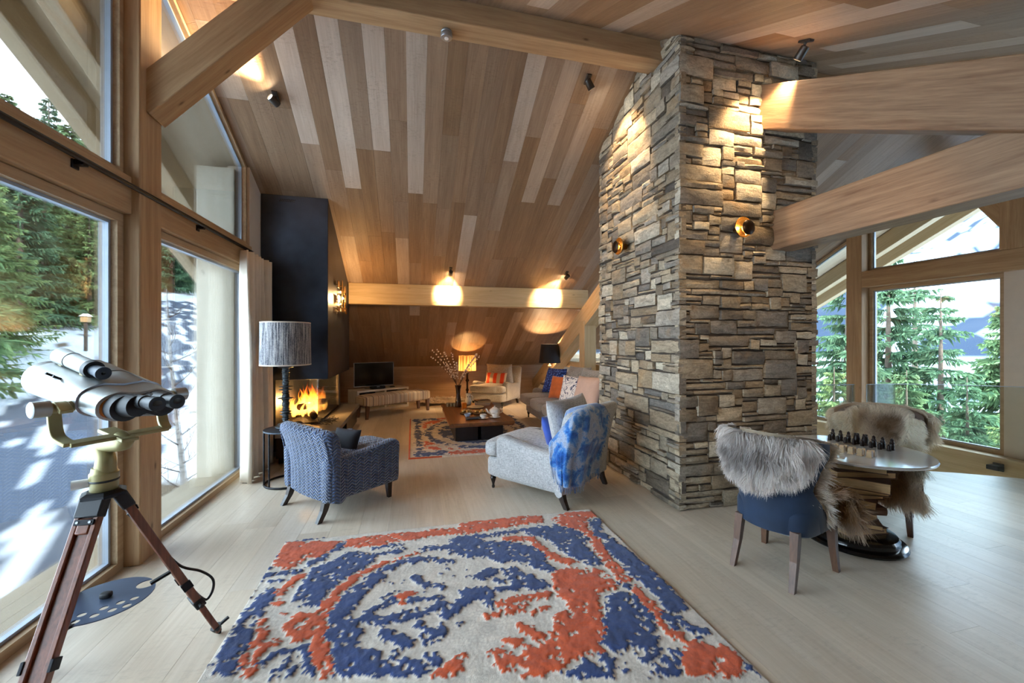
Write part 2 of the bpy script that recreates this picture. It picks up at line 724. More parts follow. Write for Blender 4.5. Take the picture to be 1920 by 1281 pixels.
poly = [(-1.95, -3.42), (7.6, -3.42)] + [(p.x, p.y - .01) for p in reversed(EDGE) if 3.5 < p.x < 7.6] + [(3.45, 10.42), (-1.95, 10.42)]
structure(G().prism(poly, -.32, -.031, lambda u, v, w: (u, v, w)).build('floor_slab', MATS['frame_y'], smooth=0), 'timber edge of the gallery floor above the stair void', 'floor')
structure(G().bb(3.0, 7.75, -3.5, 10.5, -2.8, -2.7).build('floor_lower', MATS['floor_boards'], smooth=0), 'oak floor of the storey below seen down the void', 'floor')


# ---- walls
def wall_yz(name, X0, X1, poly, mat, label):
    return structure(G().prism(poly, X0, X1, lambda u, v, w: (w, u, v)).build(name, MATS[mat], smooth=0), label, 'wall')


wall_yz('wall_left', -2.05, -1.83, [(5.24, 0), (10.5, 0), (10.5, zceil(10.5)), (5.24, zceil(5.24))], 'plaster', 'beige plaster wall beside and behind the black fireplace')
wall_yz('wall_left', -2.05, -1.83, [(-3.5, 0), (0.0, 0), (0.0, zceil(0)), (-3.5, zceil(-3.5))], 'plaster', 'beige plaster wall beside the camera')
structure(G().bb(-2.05, 3.5, 10.4, 10.55, -.3, .86).build('wall_back', MATS['knee_boards'], smooth=0), 'low boarded wall under the eaves behind the television', 'wall')
structure(G().bb(3.5, 7.75, 10.4, 10.55, -2.8, .86).build('wall_back', MATS['plaster'], smooth=0), 'low wall under the eaves beyond the stair void', 'wall')
structure(G().bb(-2.05, 7.75, -3.55, -3.4, -2.8, .86).build('wall_front', MATS['white_wall'], smooth=0), 'low eaves wall behind the camera', 'wall')
wall_yz('wall_right', 7.58, 7.8, [(-3.5, -2.8), (0.0, -2.8), (0.0, zceil(0)), (-3.5, zceil(-3.5))], 'plaster', 'beige gable wall beside the chess corner')
wall_yz('wall_right', 7.56, 7.8, [(3.22, -.03), (3.6, -.03), (3.6, 2.4), (3.22, 2.4)], 'plaster', 'pale plaster panel beside the spruce window')
wall_yz('wall_right', 7.58, 7.8, [(7.3, -2.8), (10.5, -2.8), (10.5, zceil(10.5)), (7.3, zceil(7.3))], 'plaster', 'gable wall behind the stone pillar')
wall_yz('wall_right', 7.58, 7.8, [(0, -2.8), (7.3, -2.8), (7.3, -2.3), (0, -2.3)], 'frame_y', 'timber footing of the lower glazing under the sill beam')
# wall below floor along the gallery edge
structure(G().bb(-2.05, 7.75, -3.5, -3.4, -2.8, -.3).build('wall_front', MATS['white_wall'], smooth=0), 'wall of the storey below', 'wall')
structure(G().bb(3.0, 3.1, -3.5, 10.5, -2.7, -.32).build('wall_lower', MATS['white_wall'], smooth=0), 'inner wall of the storey below', 'wall')
# outside fin and ledge
structure(G().bb(-2.3, -1.93, 5.1, 5.34, -.6, 3.42).build('wall_fin', MATS['outer_wood_z'], smooth=0, bevel=.01), 'pale timber fin wall standing outside the tall glass beside the curtain', 'wall')
g = G()
for i in range(4):
    g.bb(-2.33 + i * .105, -2.33 + i * .105 + .102, -1, 5.12, -.07, -.005)
structure(g.build('window_ledge', MATS['outer_wood'], smooth=0), 'pale boarded ledge outside the tall glass wall', 'ledge')


# ---- posts, transoms and trusses
timber_beam('post', (-1.87, 3.31, 0), (-1.87, 3.31, 4.28), 0.24, 0.22, 'beam_x', 'timber post standing between the two tall glass bays', 'post', side=(0, 1, 0))
timber_beam('transom_beam', (-1.93, 0.0, 2.455), (-1.93, 3.19, 2.455), 0.25, 0.25, 'beam_x', 'timber transom above the large pane behind the binoculars')
timber_beam('transom_beam', (-1.93, 3.43, 2.455), (-1.93, 5.24, 2.455), 0.25, 0.25, 'beam_x', 'timber transom between post and curtain')
timber_beam('ridge_beam', (-1.9, 3.45, 4.255), (2.36, 3.45, 4.255), 0.21, 0.24, 'beam_x', 'ridge beam running from the gable post to the stone pillar')
timber_beam('brace', (-1.83, 3.35, 3.115), (-.62, 3.41, 4.46), 0.2, 0.22, 'beam_x', 'diagonal brace from the gable post up to the ridge beam', 'brace')
timber_beam('purlin', (-1.05, 7.33, 2.29), (3.3, 7.33, 2.29), 0.22, 0.36, 'beam_pale', 'pale purlin crossing the slope above the television, lit by two spots')
timber_beam('purlin', (3.62, 3.46, 4.255), (7.6, 3.46, 4.255), 0.21, 0.24, 'beam_x', 'ridge beam continuing from the stone pillar to the far gable')
RW, RH = 0.28, 0.365
timber_beam('rafter', (3.13 + RW / 2, 3.3, 3.78), (3.13 + RW / 2, -1.0, 3.78 - 4.3 * TAN), RW, RH, 'beam_grey', 'upper truss rafter sloping from the stone pillar over the chess corner', 'rafter')
timber_beam('tie_beam', (3.26 + .12, 3.3, 2.525), (3.26 + .12, -.9, 2.525), .24, .365, 'beam_grey', 'level tie beam springing from the stone pillar over the chess corner', 'beam')
timber_beam('rafter', (3.13 + RW / 2, 4.4, 3.317), (3.13 + RW / 2, 10.35, 3.317 - 5.95 * TAN), RW, RH, 'beam_pale', 'truss rafter sloping down behind the sofa to the eaves', 'rafter')
timber_beam('post', (3.24, 7.12, 0), (3.24, 7.12, 1.86), .24, .24, 'beam_pale', 'short pale post under the rafter behind the sofa', 'post', side=(0, 1, 0))
timber_beam('tie_beam', (3.5, 4.55, .95), (3.5, 10.3, .95), .12, .14, 'beam_pale', 'slim rail behind the sofa beside the short post', 'beam')
# right gable frame
timber_beam('post', (7.56, 5.375, -.3), (7.56, 5.375, 3.42), .25, .24, 'beam_x', 'timber post dividing the spruce window from the pane by the stone pillar', 'post', side=(0, 1, 0))
timber_beam('transom_beam', (7.56, 0, 2.535), (7.56, 5.25, 2.535), .24, .27, 'beam_x', 'transom beam across the gable window with the spruces')
timber_beam('post', (7.56, 3.44, 2.67), (7.56, 3.44, 4.4), .3, .24, 'beam_x', 'upper gable post above the pale plaster panel', 'post', side=(0, 1, 0))
timber_beam('brace', (7.56, 3.5, 3.05), (7.56, 4.12, 4.05), .22, .24, 'beam_x', 'gable brace rising from the upper gable post', 'brace', side=(1, 0, 0))
timber_beam('sill_beam', (7.52, 0, -.14), (7.52, 7.3, -.14), .24, .22, 'beam_pale', 'sill beam under the gable window', 'beam')
timber_beam('sill_beam', (7.56, 0, -.36), (7.56, 7.3, -.36), .16, .2, 'beam_pale', 'lower sill timber above the glazing of the storey below', 'beam')

# curtain rail on the transom
r = thing('curtain_rail', 'slim black curtain rail fixed along the timber transoms', 'curtain rail', (-1.765, 0, 2.49), 0, kind='structure')
G().tube([(0.01, 0.1, 0), (0.01, 5.1, 0)], .016, 10).build('rail', MATS['black_metal'], r)
for y in (1.6, 2.72, 4.02, 5.0):
    G().bb(-.035, .015, y - .02, y + .02, -.03, .0).bb(-.04, -.03, y - .025, y + .025, -.05, 0).build('rail_bracket', MATS['black_metal'], r, bevel=.004)


# ---- windows
def window(n, X, poly, label, fw=.055, fd=.10, mat='frame_y', gx=0.0):
    w = thing('window_%d' % n, label, 'window', (X, 0, 0), 0, kind='structure')
    cy = sum(p[0] for p in poly) / len(poly)
    cz = sum(p[1] for p in poly) / len(poly)

    def inset(d):
        k = len(poly)
        L = []
        for i in range(k):
            a, b = Vector(poly[i]), Vector(poly[(i + 1) % k])
            t = (b - a).normalized()
            nn = Vector((-t.y, t.x))
            if nn.dot(Vector((cy, cz)) - a) < 0:
                nn = -nn
            L.append((a + nn * d, t))
        out = []
        for i in range(k):
            (p, t), (q, s) = L[i - 1], L[i]
            den = t.x * s.y - t.y * s.x
            u = ((q.x - p.x) * s.y - (q.y - p.y) * s.x) / den
            out.append(p + t * u)
        return out

    def ring(outer, inner, x0, x1):
        g = G()
        k = len(outer)
        for i in range(k):
            j = (i + 1) % k
            q = [outer[i], outer[j], inner[j], inner[i]]
            g.loft([[(x0, p[0], p[1]) for p in q], [(x1, p[0], p[1]) for p in q]])
        return g

    i1, i2 = inset(fw), inset(fw + .018)
    ring([Vector(p) for p in poly], i1, -fd / 2, fd / 2).build('window_frame', MATS[mat], w, smooth=0)
    ring(i1, i2, -.02, .012).build('gasket', MATS['grey_gasket'], w, smooth=0)
    G().loft([[(-.006, p[0], p[1]) for p in i1], [(.006, p[0], p[1]) for p in i1]]).build('glass_pane', MATS['glass'], w, smooth=0)
    return w


e = .004
window(1, -1.9, [(.02, 0), (3.19 - e, 0), (3.19 - e, 2.33 - e), (.02, 2.33 - e)], 'large lower glass pane behind the binoculars')
window(2, -1.9, [(3.43 + e, 0), (5.22, 0), (5.22, 2.33 - e), (3.43 + e, 2.33 - e)], 'lower glass pane between the timber post and the curtain')
window(3, -1.9, [(.1, 2.58 + e), (3.19 - e, 2.58 + e), (3.19 - e, zceil(3.19) - .01), (.1, zceil(.1) - .01)], 'upper gable pane above the large pane behind the binoculars', .035)
window(4, -1.9, [(3.43 + e, 2.58 + e), (5.22, 2.58 + e), (5.22, zceil(5.22) - .01), (3.49, zceil(3.49) - .01), (3.43 + e, zceil(3.43) - .01)], 'upper gable pane under the slope between post and fireplace', .035)
window(5, 7.66, [(3.6 + e, -.03), (5.25 - e, -.03), (5.25 - e, 2.4 - e), (3.6 + e, 2.4 - e)], 'gable window with spruces behind the chess table')
window(6, 7.66, [(3.6 + e, 2.67 + e), (5.25 - e, 2.67 + e), (5.25 - e, zceil(5.25) - .01), (3.6 + e, zceil(3.6) - .01)], 'upper gable pane showing the snowy mountain', .04)
window(7, 7.66, [(5.5 + e, -.03), (7.3 - e, -.03), (7.3 - e, zceil(7.3) - .01), (5.5 + e, zceil(5.5) - .01)], 'sloping-topped pane between the stone pillar and the gable post', .04)
window(8, 7.66, [(.02, -.03), (3.22 - e, -.03), (3.22 - e, 2.4 - e), (.02, 2.4 - e)], 'added unseen gable window for daylight beyond the pale plaster panel')  # unseen window, added to let in more daylight
window(11, 7.66, [(.1, 2.67 + e), (3.28, 2.67 + e), (3.28, zceil(3.28) - .01), (.1, zceil(.1) - .01)], 'added unseen upper gable pane for daylight beyond the upper gable post', .03)  # unseen pane, added for daylight from this gable
window(9, 7.66, [(.02, -2.3), (7.3 - e, -2.3), (7.3 - e, -.47), (.02, -.47)], 'low glazing added for daylight under the sill beam in the stair void')  # glazing added mainly for its light
# roof window added to the far slope for daylight
w = thing('window_10', 'roof window added for daylight low in the slope behind the sofa', 'window', (0, YR, ZR), 0, kind='structure')
w.rotation_euler = (-ALPHA, 0, 0)
G().bb(SKX[0], SKX[1], s9, s10, .1, .112).build('glass_pane', MATS['glass'], w, smooth=0)
g = G()
g.bb(SKX[0] - .06, SKX[0], s9 - .06, s10 + .06, -.015, .24).bb(SKX[1], SKX[1] + .06, s9 - .06, s10 + .06, -.015, .24)
g.bb(SKX[0], SKX[1], s9 - .06, s9, -.015, .24).bb(SKX[0], SKX[1], s10, s10 + .06, -.015, .24)
g.build('window_frame', MATS['frame_y'], w, smooth=0)

# ---- glass rail along the floor edge
def rail(pts, label):
    r = thing('glass_balustrade', label, 'balustrade', (0, 0, 0), kind='structure')
    P = [Vector((p.x, p.y)) for p in pts]
    nn = []
    for i in range(len(P)):
        t = (P[min(i + 1, len(P) - 1)] - P[max(i - 1, 0)]).normalized()
        nn.append(Vector((-t.y, t.x)))
    rings = []
    for p, q in zip(P, nn):
        a, b = p - q * .008, p + q * .008
        rings.append([(a.x, a.y, -.15), (b.x, b.y, -.15), (b.x, b.y, .99), (a.x, a.y, .99)])
    G().loft(rings).build('glass_panel', MATS['glass_rail'], r, smooth=20)
    rings = []
    for p, q in zip(P, nn):
        a, b = p - q * .0085, p + q * .0085
        rings.append([(a.x, a.y, .987), (b.x, b.y, .987), (b.x, b.y, .993), (a.x, a.y, .993)])
    G().loft(rings).build('panel_edge', MATS['grey_gasket'], r, smooth=20)
    g = G()
    for p in (P[0], P[-1]):
        g.bb(p.x - .005, p.x + .005, p.y - .012, p.y + .012, 0, .99)
    g.build('panel_edge', MATS['glass_rail'], r)


E2 = [Vector((p.x, p.y + .03)) for p in EDGE]
rail([p for p in E2 if 3.79 < p.x < 4.98], 'glass balustrade panel against the stone pillar')
rail([p for p in E2 if 5.05 < p.x < 7.5], 'long curved glass balustrade panel behind the chess chairs')
# ============================================================ stone pillar
a = N('stone')
r = a.island()
base = a.ramp(r, [lin('#5f574f'), lin('#9f8b70'), lin('#7a746d'), lin('#b5a388'), lin('#8f8270'), lin('#c4b296'), lin('#6a645d'), lin('#a89d8e'), lin('#d0c3aa')])
v = a.coord('Object', (1, 1, 3.2))
n1 = a.noise(v, 9, 6, 0.65, 0.8)
n2 = a.noise(a.coord('Object'), 60, 4, 0.7)
col = a.mix(1.0, base, a.ramp(n1, [0.55, 1.25], [0.3, 0.7]), 'MULTIPLY')
col = a.mix(1.0, col, a.ramp(n2, [0.75, 1.2], [0.3, 0.7]), 'MULTIPLY')
rust = a.noise(a.coord('Object'), 2.6, 4)
col = a.mix(a.ramp(rust, [0.0, 0.4], [0.57, 0.75]), col, lin('#b98b50'))
h = a.math('ADD', a.math('MULTIPLY', n1, 0.7), a.math('MULTIPLY', n2, 0.4))
a.bsdf(col, 0.85, 0, a.bump(h, 0.8, 0.02), 0.25)
MATS['stone'] = a.m
plain('mortar', '#4a4038', 0.95, var=0.2)

PX0, PX1, PY0, PY1 = 2.28, 3.77, 3.083, 4.61


def courses(width, top, seed):
    """rubble coursing: always lay the next stone on the lowest ledge"""
    r = random.Random(seed)
    sky = [[0.0, width, 0.0]]
    out = []
    while True:
        i = min(range(len(sky)), key=lambda q: sky[q][2])
        x0, x1, h = sky[i]
        if h >= top:
            break
        W = x1 - x0
        if W > 0.5:
            w = r.choice([r.uniform(.1, .22), r.uniform(.2, .34), r.uniform(.26, .48)])
        elif W > 0.2:
            w = r.uniform(.09, W - .09)
            if r.random() < .45:
                w = W
        else:
            w = W
        hh = r.choice([.03, .04, .05, .055, .06, .075, .09, .11, .13, .17]) * r.uniform(.85, 1.15)
        if w > .24 and r.random() < .25:
            hh = r.uniform(.12, .2)
        if w < .1:
            hh = min(hh, .07)
        hh = min(hh, w * .95)
        for q in (i - 1, i + 1):
            if 0 <= q < len(sky) and abs(sky[q][2] - (h + hh)) < .028 and sky[q][2] - h > .022:
                hh = sky[q][2] - h
        new = []
        if W - w < 0.07:
            w = W
        if r.random() < .5:
            out.append((x0, x0 + w, h, h + hh))
            new = [[x0, x0 + w, h + hh]] + ([[x0 + w, x1, h]] if W - w > 1e-6 else [])
        else:
            out.append((x1 - w, x1, h, h + hh))
            new = ([[x0, x1 - w, h]] if W - w > 1e-6 else []) + [[x1 - w, x1, h + hh]]
        sky[i:i + 1] = new
        j = 0
        while j < len(sky) - 1:
            if abs(sky[j][2] - sky[j + 1][2]) < 1e-6:
                sky[j][1] = sky[j + 1][1]
                del sky[j + 1]
            else:
                j += 1
    return out


from mathutils import noise as mno


def stone(g, x0, x1, z0, z1, P, seed):
    """one dressed rubble stone; P(u, z, depth) maps onto the pillar face"""
    r = random.Random(seed)
    gap = .0045
    a0, a1, b0, b1 = x0 + gap, x1 - gap, z0 + gap * .8, z1 - gap * .8
    w, h = a1 - a0, b1 - b0
    if w < .012 or h < .012:
        return
    nu, nv = max(2, min(9, int(w / .045))), max(2, min(5, int(h / .03)))
    D = r.uniform(.0, .032)
    tl, tr = r.uniform(-.01, .01), r.uniform(-.01, .01)
    jz = min(.012, h * .16)
    c = [(r.uniform(-.3, 1) * jz * q, r.uniform(-.3, 1) * jz) for q in (1, 1, 1, 1)]
    tilt = r.uniform(-.06, .06) * min(w, .2)
    vs = []
    for i in range(-1, nu + 2):
        for j in range(-1, nv + 2):
            s = min(max(i, 0), nu) / nu
            t = min(max(j, 0), nv) / nv
            u = a0 + w * s
            zb = b0 + c[0][0] * (1 - s) + c[1][0] * s
            zt = b1 - c[2][0] * (1 - s) - c[3][0] * s
            z = zb + (zt - zb) * t
            wob = mno.noise(Vector((u * 14, z * 14, seed * .37))) * min(.008, h * .12)
            edge = 0 < i < nu and 0 < j < nv
            if i in (-1, nu + 1) or j in (-1, nv + 1):
                d = -.05
            elif edge:
                d = D + .012 + .014 * mno.noise(Vector((u * 11, z * 16, seed))) + tl * (s - .5) + tr * (t - .5)
            else:
                d = D - .004 + .008 * mno.noise(Vector((u * 11, z * 16, seed)))
            k = 0 if edge else 1
            vs.append(P(u + (wob if k else 0), z + (wob + tilt * (s - .5) * .4 if k else tilt * (s - .5) * .4), d))
    m = nv + 3
    fs = [(i * m + j, (i + 1) * m + j, (i + 1) * m + j + 1, i * m + j + 1) for i in range(nu + 2) for j in range(nv + 2)]
    g.add(vs, fs)


g = G()
sd = 1
for k, (wd, P) in enumerate([
        (PX1 - PX0, lambda u, z, d: (PX0 + u, PY0 - d, z)),
        (PY1 - PY0, lambda u, z, d: (PX0 - d, PY1 - u, z)),
        (PY1 - PY0, lambda u, z, d: (PX1 + d, PY0 + u, z)),
        (PX1 - PX0, lambda u, z, d: (PX1 - u, PY1 + d, z))]):
    for x0, x1, z0, z1 in courses(wd, 4.32, 40 + k):
        stone(g, x0 - (.02 if x0 < 1e-6 else 0), x1 + (.02 if x1 > wd - 1e-6 else 0), z0, z1, P, sd)
        sd += 1
pillar = g.build('stone_pillar', MATS['stone'], smooth=40)
structure(pillar, 'tall square pillar of rough grey and tan stone beside the linen armchair', 'pillar')
bm = bmesh.new()
bm.from_mesh(pillar.data)
for sgn in (1, -1):
    bmesh.ops.bisect_plane(bm, geom=bm.verts[:] + bm.edges[:] + bm.faces[:], plane_co=(0, YR, ZR - .003), plane_no=(0, sgn * TAN, 1), clear_outer=True)
bm.to_mesh(pillar.data)
bm.free()
ins = .012
pr = [(PY0 + ins, -.3), (PY1 - ins, -.3), (PY1 - ins, zceil(PY1) - .01), (YR, ZR - .01), (PY0 + ins, zceil(PY0) - .01)]
G().prism(pr, PX0 + ins, PX1 - ins, lambda u, v, w: (w, u, v)).build('mortar_core', MATS['mortar'], pillar, smooth=0)
# ============================================================== upholstery
cloth('grey_linen', '#8f8d8c', '#c9c6c4', 260, big=2)
cloth('taupe_cloth', '#73665b', '#9a8b7d', 240)
cloth('beige_cloth', '#8f887e', '#bab3a8', 240)
cloth('grey_weave', '#75706b', '#a19a93', 240)
plain('dark_leg', '#2b1c14', 0.4, var=.25, nscale=20)
plain('walnut_leg', '#5d4130', 0.4, var=.3, nscale=20, stretch=(3, 3, .4))
plain('ebony', '#131113', 0.25, var=.2)


def herringbone():
    a = N('blue_quilt')
    tc = a.n('ShaderNodeTexCoord')
    sp = a.n('ShaderNodeSeparateXYZ')
    a.l(tc.outputs['Object'], sp.inputs[0])
    sn = a.n('ShaderNodeSeparateXYZ')
    a.l(tc.outputs['Normal'], sn.inputs[0])
    isx = a.math('GREATER_THAN', a.math('ABSOLUTE', sn.outputs[0]), 0.72)
    isz = a.math('GREATER_THAN', a.math('ABSOLUTE', sn.outputs[2]), 0.72)

    def pick(f, p, q):
        o = a.n('ShaderNodeMix', data_type='FLOAT')
        a.put(o.inputs[0], f)
        a.put(o.inputs[2], p)
        a.put(o.inputs[3], q)
        return o.outputs[0]

    u = pick(isx, sp.outputs[0], sp.outputs[1])
    v = pick(isz, sp.outputs[2], sp.outputs[1])
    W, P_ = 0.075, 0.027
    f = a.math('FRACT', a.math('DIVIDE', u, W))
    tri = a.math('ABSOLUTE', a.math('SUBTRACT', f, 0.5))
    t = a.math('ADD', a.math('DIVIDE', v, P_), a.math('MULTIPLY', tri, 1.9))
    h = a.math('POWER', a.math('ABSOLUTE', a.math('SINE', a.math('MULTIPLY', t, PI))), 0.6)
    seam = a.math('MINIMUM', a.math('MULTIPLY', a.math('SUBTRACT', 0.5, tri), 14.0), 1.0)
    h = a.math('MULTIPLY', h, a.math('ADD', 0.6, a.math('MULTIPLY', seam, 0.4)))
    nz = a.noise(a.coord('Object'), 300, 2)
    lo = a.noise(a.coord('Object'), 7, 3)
    col = a.ramp(a.math('ADD', a.math('MULTIPLY', h, 0.8), a.math('MULTIPLY', lo, .3)), [lin('#18233a'), lin('#3c4d70'), lin('#5b6f97')], [0.2, 0.65, 1.1])  # shade between the ribs is put into the colour
    n1 = a.bump(h, 1.0, 0.02)
    a.bsdf(col, 0.75, 0, a.bump(nz, 0.2, 0.002, n1), 0.25, Sheen_Weight=0.6, Sheen_Roughness=.4)
    MATS['blue_quilt'] = a.m


herringbone()


def densify(prof, n=4):
    P = [Vector((0, p[0], p[1])) for p in prof] + [Vector((0, prof[0][0], prof[0][1]))]
    return [(p.y, p.z) for p in crom(P, n)[:-1]]


def backrest(W, prof, arch=.05, wrap=0.0, nx=16, flare=0.0):
    """side profile (y, z) swept across the chair with rounded ends"""
    pr = densify(prof)
    cy = sum(p[0] for p in pr) / len(pr)
    z0 = min(p[1] for p in pr)
    z1 = max(p[1] for p in pr)
    cz = (z0 + z1) / 2
    rings = []
    xs = [-1, -.985, -.95] + [-.9 + 1.8 * i / nx for i in range(nx + 1)] + [.95, .985, 1]
    for s in xs:
        k = 1 - max(0, (abs(s) - .9) / .1) ** 2.2 * .45
        f = 1 - arch * abs(s) ** 3
        ring = []
        for y, z in pr:
            yy = cy + (y - cy) * k + wrap * s * s
            zz = z0 + (z - z0) * f if z > z0 + .02 else z
            t = (z - z0) / (z1 - z0)
            ring.append((s * (W / 2 + flare * t), yy, zz if k == 1 else zz - (1 - k) * .06 * (t > .5)))
        rings.append(ring)
    return G().loft(rings)


def arm(side, xo, aw, z0, prof, roll=0.0, ny=18):
    """arm: top line prof = [(y, ztop)...]; outer face at xo"""
    P = crom([(0, y, z) for y, z in prof], 6)
    ya, yb = P[0].y, P[-1].y
    rings = []
    n = 20
    for i, p in enumerate(P):
        t = (p.y - ya) / (yb - ya)
        e = min(t, 1 - t) * (yb - ya)
        k = 1 if e > .05 else .72 + .28 * math.sqrt(1 - (1 - e / .05) ** 2)
        ring = []
        zt = z0 + (p.z - z0) * (1 if k == 1 else .96 + .04 * k)
        for j in range(n):
            a = 2 * PI * j / n
            c, s = math.cos(a), math.sin(a)
            ex = abs(c) ** .5 * (1 if c >= 0 else -1)
            ez = abs(s) ** .5 * (1 if s >= 0 else -1)
            zz = (z0 + zt) / 2 + ez * (zt - z0) / 2
            q = max(0, (zz - zt + .13) / .13)
            ring.append((side * (xo - aw / 2 + (ex * aw / 2 + roll * q * (1 if ex > 0 else 0.2)) * k), p.y, zz))
        rings.append(ring)
    return G().loft(rings)


def tapered_leg(x, y, z1, r0, r1, dx=0, dy=0, square=True):
    g = G()
    rings = []
    for t, r in ((0, r1), (.5, (r0 + r1) / 2), (1, r0)):
        cx, cy, z = x + dx * (1 - t) ** 1.5, y + dy * (1 - t) ** 1.5, z1 * t
        rings.append([(cx - r, cy - r, z), (cx + r, cy - r, z), (cx + r, cy + r, z), (cx - r, cy + r, z)])
    return g.loft(rings)


def turned_leg(x, y, z1):
    return G().lathe([(.008, 0), (.014, .004), (.016, .02), (.011, .035), (.014, .05), (.026, z1 * .62), (.03, z1 * .75), (.022, z1 * .85), (.03, z1 * .92), (.03, z1)], 16, (x, y, 0))


def make_armchair(root, mat, W=.86, D0=-.42, D1=.46, legs='turned', cushion_gap=0.0):
    m = MATS[mat]
    z0 = .13
    n = 1 if W < 1.2 else 3
    G().sbox((0, (D0 + D1) / 2 + .02, .225), (W - .05, D1 - D0 + .06, .2), 10).build('seat_base', m, root, smooth=60)
    back = [(D0 - .0, z0), (D0 - .03, .4), (D0 - .10, .7), (D0 - .145, .83), (D0 - .11, .875), (D0 - .04, .85), (D0 + .04, .62), (D0 + .09, .42), (D0 + .09, z0)]
    backrest(W, back, .02, .015, flare=.02).build('backrest', m, root, smooth=60)
    for s in (-1, 1):
        arm(s, W / 2 + .005, .15, z0 + .0, [(D0 + .0, .55), (D0 + .12, .49), (D0 + .36, .505), (D1 - .28, .55), (D1 - .19, .565), (D1 - .13, .535)], .02).build('arm', m, root, smooth=60)
    cw = (W - .30) / n
    for i in range(n):
        cx = -(W - .30) / 2 + cw * (i + .5)
        G().sbox((cx, D0 + .53, .405), (cw + (.0 if n > 1 else .01), .88, .175), 7, .12).build('seat_cushion', m, root, smooth=60)
    if n == 1:
        G().sbox((0, D1 - .035, .405), (W - .02, .19, .172), 5, .05).build('seat_cushion', m, root, smooth=60)
        pillow_shape(cw * .58, .29, .105).build('back_cushion', m, root, smooth=60)
    for s in (-1, 1):
        if legs == 'turned':
            turned_leg(s * (W / 2 - .08), D1 - .03, z0 + .01).build('leg', MATS['ebony'], root)
        else:
            tapered_leg(s * (W / 2 - .08), D1 - .03, z0 + .02, .025, .017).build('leg', MATS['dark_leg'], root, smooth=0)
        tapered_leg(s * (W / 2 - .06), D0 + .05, z0 + .03, .03, .02, 0, -.06).build('leg', MATS['dark_leg'], root, smooth=0)
    for o in root.children:
        if o.name.startswith('back_cushion'):
            o.location = (0, D0 + .16, .655)
            o.rotation_euler = (PI / 2 - .25, 0, 0)


def pillow_shape(hx, hy, T, pinch=.07, n=18, wob=0.0):
    """scatter cushion lying flat, seam at z = 0"""
    g = G()
    for sg in (1, -1):
        def fn(i, j):
            u, v = math.sin((2 * i - 1) * PI / 2), math.sin((2 * j - 1) * PI / 2)
            x = hx * u * (1 - pinch * (1 - v * v))
            y = hy * v * (1 - pinch * (1 - u * u))
            b = max(0, (1 - u ** 4) * (1 - v ** 4)) ** .6
            z = sg * T * b * (1 + .1 * mno.noise(Vector((u * 1.7, v * 1.7, hx * 9 + sg))))
            return (x, y, z)
        g.grid(fn, n, n)
    return g


def pillow(name, label, mat, loc, hx, hy, T, rot, cat='cushion', group=None):
    o = pillow_shape(hx, hy, T).build(name, mat, None, smooth=70, weld=True)
    o.location = loc
    o.rotation_euler = rot
    tag(o, label, cat, group)
    return o


# ---- blue quilted armchair (back towards the camera)
R_ = math.radians
BC, BR = (-.665, 4.05, 0), R_(-50.5)
ch = thing('quilted_armchair', 'blue armchair quilted in a herringbone stitch, seen from behind', 'armchair', BC, BR)
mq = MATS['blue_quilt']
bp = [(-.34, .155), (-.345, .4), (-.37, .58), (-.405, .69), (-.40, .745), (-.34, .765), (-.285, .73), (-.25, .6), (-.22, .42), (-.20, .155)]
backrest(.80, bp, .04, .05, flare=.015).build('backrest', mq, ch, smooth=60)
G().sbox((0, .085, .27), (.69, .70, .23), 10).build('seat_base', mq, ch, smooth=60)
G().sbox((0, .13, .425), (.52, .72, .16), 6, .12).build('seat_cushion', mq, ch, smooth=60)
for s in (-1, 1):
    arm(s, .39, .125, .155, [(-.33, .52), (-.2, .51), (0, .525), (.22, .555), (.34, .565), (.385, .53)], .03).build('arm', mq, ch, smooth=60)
    # piping down the back corners
    G().tube(crom([(s * .38, -.305, .17), (s * .385, -.31, .42), (s * .393, -.335, .58), (s * .39, -.36, .68)], 5), .006, 8).build('piping', mq, ch)
    tapered_leg(s * .30, -.29, .17, .027, .02, s * .01, -.075).build('leg', MATS['dark_leg'], ch, smooth=0)
    tapered_leg(s * .30, .32, .17, .026, .016, 0, .01).build('leg', MATS['dark_leg'], ch, smooth=0)
plain('dark_velvet', '#1c1a22', .8, var=.3)
pillow('cushion', 'small dark velvet cushion on the seat of the blue quilted armchair', MATS['dark_velvet'],
       (BC[0] + .06, BC[1] - .03, .565), .15, .11, .05, (PI / 2 - .35, 0, BR + .25))

# ---- grey linen armchair with the throw
GC, GR = (1.365, 3.93, 0), R_(39)
gch = thing('linen_armchair', 'pale grey linen armchair with dark turned front legs beside the stone pillar', 'armchair', GC, GR)
make_armchair(gch, 'grey_linen', W=.93)
Rg = Matrix.Rotation(GR, 4, 'Z')
Mg = Matrix.Translation(GC) @ Rg
plain('blue_velvet', '#2748a0', .7, var=.25, Sheen_Weight=.5)
p = Mg @ Vector((-.1, -.1, .60))
pillow('cushion', 'small bright blue cushion on the seat of the pale linen armchair', MATS['blue_velvet'], p, .17, .17, .06, (PI / 2 - .3, 0, GR + .2))

